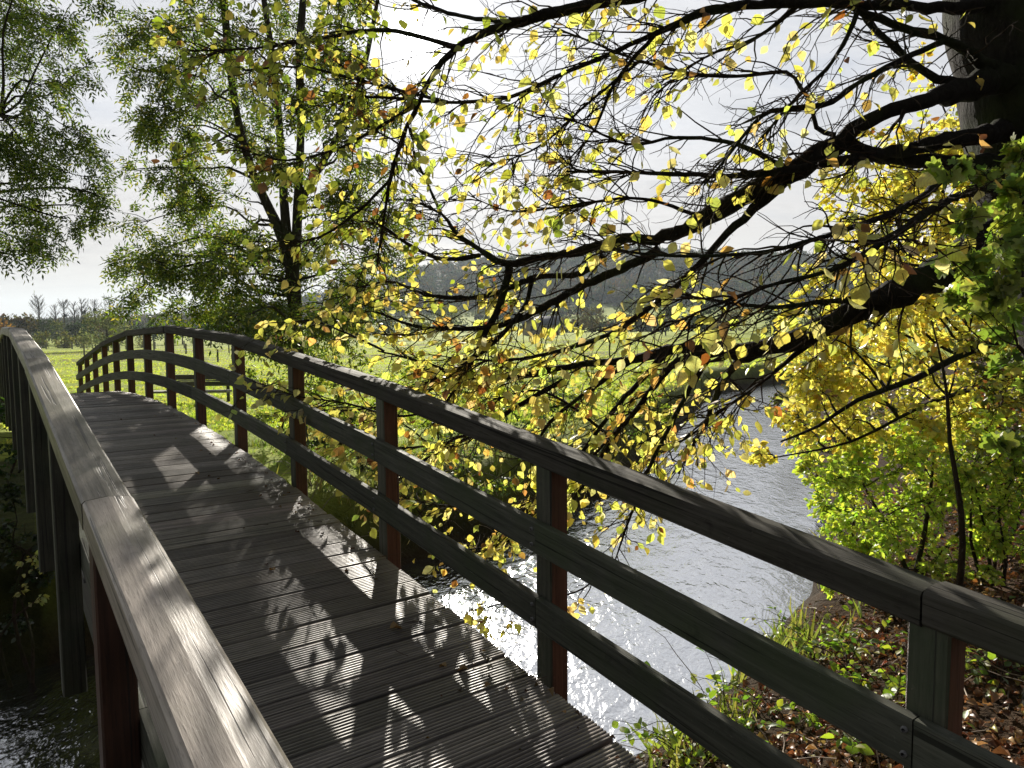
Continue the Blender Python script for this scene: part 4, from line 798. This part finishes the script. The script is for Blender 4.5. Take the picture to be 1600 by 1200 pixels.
# ---------------------------------------------------------------- meadow furniture: bench, fences
def box(mb, c, s, rz=0., col=(1, 1, 1)):
    s = A(s) / 2; V = A([(a, b, d_) for a in (-1, 1) for b in (-1, 1) for d_ in (-1, 1)], float) * s; cr, sr = math.cos(rz), math.sin(rz)
    R = A([[cr, -sr, 0], [sr, cr, 0], [0, 0, 1.]]); F = A([[0, 1, 3, 2], [4, 6, 7, 5], [0, 4, 5, 1], [2, 3, 7, 6], [0, 2, 6, 4], [1, 5, 7, 3]])
    X = V @ R.T + A(c)
    for f in F: mb.add(X[f], A([[0, 1, 2, 3]]), col, V[f] + A(c) * .37)
DB = 24.; g0 = ground_at(305, DB); sc = DB / FPX
bn = thing('park_bench', 'dark slatted bench with pale plank seat on the grass beyond the bridge', 'bench', g0)
zb = lambda y: unproj(305, y, DB)[2]
def barp(nm, x0, x1, y0, y1, dep, th, m_, off=0.):
    a = unproj(x0, (y0 + y1) / 2, DB); b = unproj(x1, (y0 + y1) / 2, DB); mb = MB(); box(mb, (a + b) / 2 + A([0, dep, 0]), (abs(b[0] - a[0]), th, abs(unproj(305, y1, DB)[2] - unproj(305, y0, DB)[2])), 0.); mb.build(nm, m_, bn)
barp('back_slat', 256, 358, 586, 594, .25, .05, M['beam']); barp('back_slat', 275, 360, 597, 604, .22, .05, M['beam'])
barp('seat', 240, 362, 609.5, 612.5, -.2, .5, M['greywood']); barp('back_ledge', 274, 342, 594.5, 596.5, .2, .12, M['greywood'])
for xx in (262, 310, 350):
    mb = MB(); a = unproj(xx, 585, DB); gz = float(height(a[0], a[1])); box(mb, (a[0], a[1] + .3, (gz - .1 + a[2] + .1) / 2), (.09, .06, a[2] + .1 - gz + .1)); mb.build('leg', M['beam'], bn)
def fence(label, pts, hgt, gap, group, size=.1, cut=None):
    base = pts[0]; o = thing('wire_fence', label, 'fence', (*base, float(height(*base))), group); pts = A(pts, float); wires = MB(); prev = None
    for a, b in zip(pts[:-1], pts[1:]):
        L = np.linalg.norm(b - a); n = int(L / gap)
        for q in range(n):
            p = a + (b - a) * q / n + rng.normal(0, .08, 2); z = float(height(*p)); h_ = hgt * rng.uniform(.88, 1.12); mb = MB(); box(mb, (p[0], p[1], z + h_ / 2 - .1), (size, size, h_ + .2), rng.uniform(0, 1)); mb.build('post', M['greywood'], o)
            cur = A([p[0], p[1], z])
            if prev is not None:
                for f in (.35, .65, .92): tube(wires, [prev + A([0, 0, hgt * f]), (prev + cur) / 2 + A([0, 0, hgt * f - .04]), cur + A([0, 0, hgt * f])], .008, 3)
            prev = cur
    wires.build('wire', M['wire'], o)
gp = lambda px, D: tuple(unproj(px, 530, D)[:2])
fence('old post and wire fence across the meadow before the pale willow', [gp(-60, 88), gp(60, 86), gp(130, 84), gp(290, 90), gp(420, 96)], 1.25, 3.6, 'meadow fences', .16)
fence('far line of fence posts at the back of the meadow below the wood', [gp(-40, 128), gp(150, 124), gp(330, 130), gp(520, 140)], 1.3, 4.5, 'meadow fences', .18)
fence('short run of stakes by the rough strip behind the far bridge rails', [gp(262, 58), gp(340, 62), gp(430, 66)], 1.15, 3.2, 'meadow fences', .12)

# ---------------------------------------------------------------- far trees, wood, house
def far_tree(name, label, px, D, top_y, wpx, cols, group, bare=False, nq=520, conic=0., qs=.075, trunkfrac=.25):
    b = ground_at(px, D); top = unproj(px, top_y, D)[2]; H = max(2., top - b[2]); Wd = wpx / FPX * D / 2
    o = thing(name, label, 'tree', b, group); w_ = MB()
    tube(w_, [b - A([0, 0, .3]), b + A([0, 0, H * .3]), b + A([rng.normal(0, .02) * H, 0, H * .75]), b + A([0, 0, H * .98])], A([.028, .02, .011, .003]) * H, 6)
    nb = 70 if bare else 16
    for q in range(nb):
        f = rng.uniform(.22 if bare else .25, .95); a = rng.uniform(0, 6.28); p = b + A([0, 0, H * f]); prof = math.sin(math.pi * min(1, max(.05, (f - .1) / .95))) ** .7
        L = Wd * prof * rng.uniform(.6, 1.1); e = A([math.cos(a) * L, math.sin(a) * L, L * (1.2 if bare else .5)]); mid = p + e * .5 + A([0, 0, -.1 * L])
        tube(w_, [p, mid, p + e], A([.0065, .004, .0012]) * H * (.55 if bare else 1), 3, cap=False)
        if bare:
            for z in range(5):
                s0 = p + e * rng.uniform(.3, .95); e2 = unit(rng.normal(0, .6, 3) + e / max(L, .1) + A([0, 0, .8])) * L * rng.uniform(.3, .6); tube(w_, [s0, s0 + e2], A([.0026, .0008]) * H, 3, cap=False)
    w_.build('branches' if bare else 'trunk', M['twig'] if bare else M['bark_ash'], o)
    if not bare:
        nl = 14; lobes = []; 
        for q in range(nl):
            f = rng.uniform(trunkfrac, .93); prof = math.sin(math.pi * ((f - trunkfrac * .6) / (1.02 - trunkfrac * .6))) ** .6; a = rng.uniform(0, 6.28); rr = rng.uniform(.2, .75) * Wd * prof
            lobes.append((b + A([math.cos(a) * rr, math.sin(a) * rr, H * f]), Wd * rng.uniform(.3, .5), np.exp(rng.normal(0, .2))))
        P = []; C = []
        for c, r, k_ in lobes:
            n = nq // nl; P.append(c + rdir(n) * r * (rng.random((n, 1)) ** .4) * A([1, 1, .8])); C.append(pick(cols, n, .2) * k_)
        P = np.concatenate(P); C = np.concatenate(C); n = len(P); mb = MB(); put(mb, OVAL, P, rdir(n), rdir(n), H * qs * np.exp(rng.normal(0, .3, n)), C); mb.build('crown', M['leaf_far'], o)
    return o
BRO = [A([.11, .085, .035]), A([.14, .10, .04]), A([.09, .09, .03])]; DKG = [A([.04, .06, .025]), A([.06, .08, .03])]; OLV = [A([.10, .12, .04]), A([.15, .16, .05])]; ORG = [A([.3, .15, .03]), A([.22, .13, .04])]; SIL = [A([.17, .19, .10]), A([.22, .24, .13])]
bare_x = [(62, 463, 26), (88, 476, 20), (102, 470, 24), (118, 474, 22), (130, 469, 24), (150, 470, 26), (172, 464, 26), (190, 474, 24)]
bl = ['tallest bare poplar standing alone left of the others on the skyline', 'slight bare poplar just right of the tallest one', 'bare poplar holding two mistletoe clumps in its crown', 'thin bare poplar at the middle of the skyline row', 'bare poplar with one low mistletoe ball', 'bare poplar with mistletoe, left of the willow top', 'broad bare poplar above the pale willow', 'last bare poplar on the right, touching the ash leaves']
for (x, ty, w_), lab in zip(bare_x, bl):
    o = far_tree('poplar_tree', lab, x, 215, ty, w_, BRO, 'bare poplars on the skyline', True)
    if 'mistletoe' in lab:
        for q in range(2 if 'two' in lab else 1):
            p = unproj(x + rng.normal(0, 4), ty + 22 + rng.normal(0, 5), 215); mb = MB(); n = 60; put(mb, OVAL, p + rdir(n) * .35, rdir(n), rdir(n), .5, A([.03, .04, .015])); mb.build('mistletoe', M['mistletoe'], o)
wood_l = [(-60, 498, 70, BRO, 'brown broadleaf tree at the left end of the far wood'), (-15, 494, 60, DKG, 'dark tree behind the left handrail crest'), (14, 496, 50, BRO, 'brown tree behind the orange one at the far wood'), (40, 490, 46, BRO, 'rounded brown tree under the tallest poplar'), (68, 500, 50, DKG, 'dark green tree in the far wood below the tallest poplar'), (92, 502, 46, OLV, 'olive tree in the far wood left of the willow'), (118, 498, 46, DKG, 'dark tree in the wood below the skyline row'), (142, 498, 44, DKG, 'dark tree close behind the left of the willow'), (170, 498, 48, BRO, 'brown tree hidden behind the willow crown'), (205, 500, 50, DKG, 'dark tree at the right side of the willow'), (240, 500, 56, DKG, 'blue green tree behind the crest of the far handrail'), (285, 498, 56, DKG, 'dark tree under the lowest ash boughs'), (330, 500, 60, DKG, 'shadowy tree in the wood behind the ash, left part'), (380, 500, 60, DKG, 'shadowy tree in the wood left of the ash trunk'), (430, 498, 60, DKG, 'shadowy tree in the wood right behind the ash trunk'), (490, 498, 60, DKG, 'dark tree right of the ash trunk on the meadow edge'), (545, 500, 60, OLV, 'olive tree on the meadow edge right of the ash'), (600, 498, 56, DKG, 'dark tree at the foot of the wooded hill, left end')]
for x, ty, w_, cols, lab in wood_l: far_tree('woodland_tree', lab, x, 178 + rng.normal(0, 6), ty, w_, cols, 'trees along the far edge of the meadow', nq=800)
far_tree('maple_tree', 'small orange autumn tree at the far left before the wood', 6, 150, 492, 46, ORG, None)
far_tree('willow_tree', 'rounded silvery willow standing out in the meadow before the wood', 168, 108, 480, 86, SIL, None, nq=2600, qs=.05, trunkfrac=.12)
for x, ty, w_, lab in ((66, 521, 40, 'pale scrub bush left of the willow at the meadow edge'), (100, 519, 40, 'yellow green scrub bush between the pale bush and the willow'), (128, 524, 30, 'low scrub bush touching the left side of the willow'), (225, 527, 30, 'low scrub bush right of the willow')):
    far_tree('scrub_bush', lab, x, 140, ty, w_, [A([.17, .19, .06]), A([.24, .22, .07])], 'scrub along the meadow edge', nq=560, qs=.14, trunkfrac=-.06)['category'] = 'bush'
slope = [(700, 250, 478, 60, OLV, 'pale green tree on the hill foot left of the house'), (760, 200, 486, 50, DKG, 'dark tree just left of the house'), (925, 210, 482, 50, BRO, 'brown tree just right of the house'), (985, 260, 470, 50, OLV, 'olive tree on the green slope above the river'), (1040, 150, 478, 60, DKG, 'dark conifer like tree beyond the river bend'), (1095, 140, 474, 60, DKG, 'dark green tree behind the tip of the lowest limb'), (1150, 170, 480, 60, BRO, 'brown tree beyond the lowest limb, right of the dark ones'), (1210, 120, 482, 70, DKG, 'dark tree beyond the river meadow, left of the yellow beech'), (1280, 110, 476, 80, OLV, 'olive tree mostly behind the yellow beech'), (660, 180, 488, 60, OLV, 'olive tree on the meadow edge under the hill'), (1350, 100, 470, 90, DKG, 'dark tree deep behind the yellow beech')]
for x, D, ty, w_, cols, lab in slope: far_tree('slope_tree', lab, x, D, ty, w_, cols, 'trees on the slope beyond the river', nq=700)
# wooded hill: a mass nobody could count
mb = MB(); n = 5200; az = rng.uniform(-.75, .75, n); r = rng.uniform(470, 1000, n); x = r * np.sin(az); y = r * np.cos(az); z = height(x, y)
ok = vnoise(x * .012 + 3, y * .012) > -.33; x, y, z, r = x[ok], y[ok], z[ok], r[ok]; n = len(x)
cc = pick([A([.05, .06, .03]), A([.08, .07, .03]), A([.11, .075, .035]), A([.04, .06, .03])], n, .25); kq = 22
P = np.repeat(np.c_[x, y, z + 4.], kq, 0) + rdir(n * kq) * A([4.2, 4.2, 4.2]) * rng.random((n * kq, 1)) ** .33
put(mb, LEAFLET, P - A([1.5, 0, 0]), rdir(n * kq), rdir(n * kq), 4.2, np.repeat(cc, kq, 0))
tag(mb.build('hill_wood', M['leaf_far']), 'blue grey wooded hill beyond the house', 'wood', None, 'stuff')
# hedge lines on the slope
mb = MB()
for a0, a1, r0, r1 in ((-.2, .25, 330, 350), (.02, .3, 250, 240), (-.05, .12, 420, 430)):
    n = 900; t_ = rng.random(n); a = a0 + (a1 - a0) * t_; r = r0 + (r1 - r0) * t_ + rng.normal(0, 1.5, n); x, y = r * np.sin(a), r * np.cos(a); P = np.c_[x, y, height(x, y) + rng.uniform(.2, 4., n)]; put(mb, OVAL, P, rdir(n), rdir(n), 2.2, pick(DKG + BRO, n, .25))
tag(mb.build('hedgerow', M['leaf_far']), 'dark hedgerows crossing the green slope below the wooded hill', 'hedge', None, 'stuff')
# house
DH = 185.; hb_ = ground_at(846, DH); sH = DH / FPX
hs = thing('house', 'stone house with grey slate gabled roof on the green slope', 'house', hb_)
def hx(px): return unproj(px, 505, DH)[0]
zt = unproj(846, 494, DH)[2]; ze = unproj(846, 506, DH)[2]; zb_ = hb_[2] - .5
x0, x1 = hx(818), hx(873); yc = hb_[1]; dp = 7.
mb = MB(); box(mb, ((x0 + x1) / 2, yc, (zb_ + ze) / 2), (x1 - x0, dp, ze - zb_)); mb.build('wall', M['wall'], hs)
def gable(mb, xa, xb, ya, yb, zlo, zhi, ov=.4, th=.18):
    xm = (xa + xb) / 2; ym = (ya + yb) / 2
    V = A([(xa - ov, ya - ov, zlo - .2), (xb + ov, ya - ov, zlo - .2), (xb + ov, ym, zhi), (xa - ov, ym, zhi), (xa - ov, yb + ov, zlo - .2), (xb + ov, yb + ov, zlo - .2)]); V2 = V - A([0, 0, th])
    mb.add(np.vstack([V, V2]), A([[0, 1, 2, 3], [3, 2, 5, 4], [7, 6, 9, 8], [8, 9, 10, 11], [0, 6, 7, 1], [4, 5, 11, 10], [0, 3, 9, 6], [3, 4, 10, 9], [1, 7, 8, 2], [2, 8, 11, 5]]))
mb = MB(); gable(mb, x0, x1, yc - dp / 2, yc + dp / 2, ze, zt); rf = mb.build('roof', M['tiles'], hs)
mb = MB(); box(mb, (x0 + 1., yc + .6, zt + .5), (.6, .5, 1.4)); mb.build('chimney', M['wall'], rf)
# cross gable wing facing the camera
xa, xb = hx(822), hx(840); yw = yc - dp / 2 - 1.5
mb = MB(); box(mb, ((xa + xb) / 2, yc - dp / 2 - .73, (zb_ + ze) / 2), (xb - xa, 1.5, ze - zb_)); xm = (xa + xb) / 2
mb.add(A([(xa, yw, ze), (xb, yw, ze), (xm, yw, zt - .4), (xa, yc, ze), (xb, yc, ze), (xm, yc, zt - .4)]), [A([[0, 1, 2]]), A([[3, 5, 4]]), A([[0, 2, 5, 3], [1, 4, 5, 2]])]); mb.build('wing_wall', M['wall'], hs)
mb = MB(); V = A([(xa - .3, yw - .3, ze - .15), (xm, yw - .3, zt - .2), (xb + .3, yw - .3, ze - .15), (xa - .3, yc, ze - .15), (xm, yc, zt - .2), (xb + .3, yc, ze - .15)])
mb.add(np.vstack([V, V - A([0, 0, .16])]), A([[0, 1, 4, 3], [1, 2, 5, 4], [6, 9, 10, 7], [7, 10, 11, 8], [0, 6, 7, 1], [1, 7, 8, 2], [3, 4, 10, 9], [4, 5, 11, 10], [0, 3, 9, 6], [2, 8, 11, 5]])); mb.build('wing_roof', M['tiles'], hs)
for px in (831, 848, 857, 866):
    yy = (yw if px < 841 else yc - dp / 2) - .03; mb = MB(); box(mb, (hx(px), yy, zb_ + .5 + (ze - zb_) * .5), (.95, .06, 1.15)); mb.build('window', M['glass'], hs)

# ---------------------------------------------------------------- the air: pale haze round the whole place
mb = MB(); box(mb, (0, 1600, 118), (7000, 6900, 260)); m, t, o = mat('thin autumn haze')
v = N(t, 'ShaderNodeVolumePrincipled'); v.inputs['Color'].default_value = (.74, .87, 1, 1); v.inputs['Density'].default_value = HAZE; v.inputs['Anisotropy'].default_value = .2
Lk(t, v.outputs[0], o.inputs['Volume']); hz = mb.build('haze', m); hz['kind'] = 'stuff'; hz['label'] = 'thin pale blue haze in the air over the valley'; hz['category'] = 'haze'
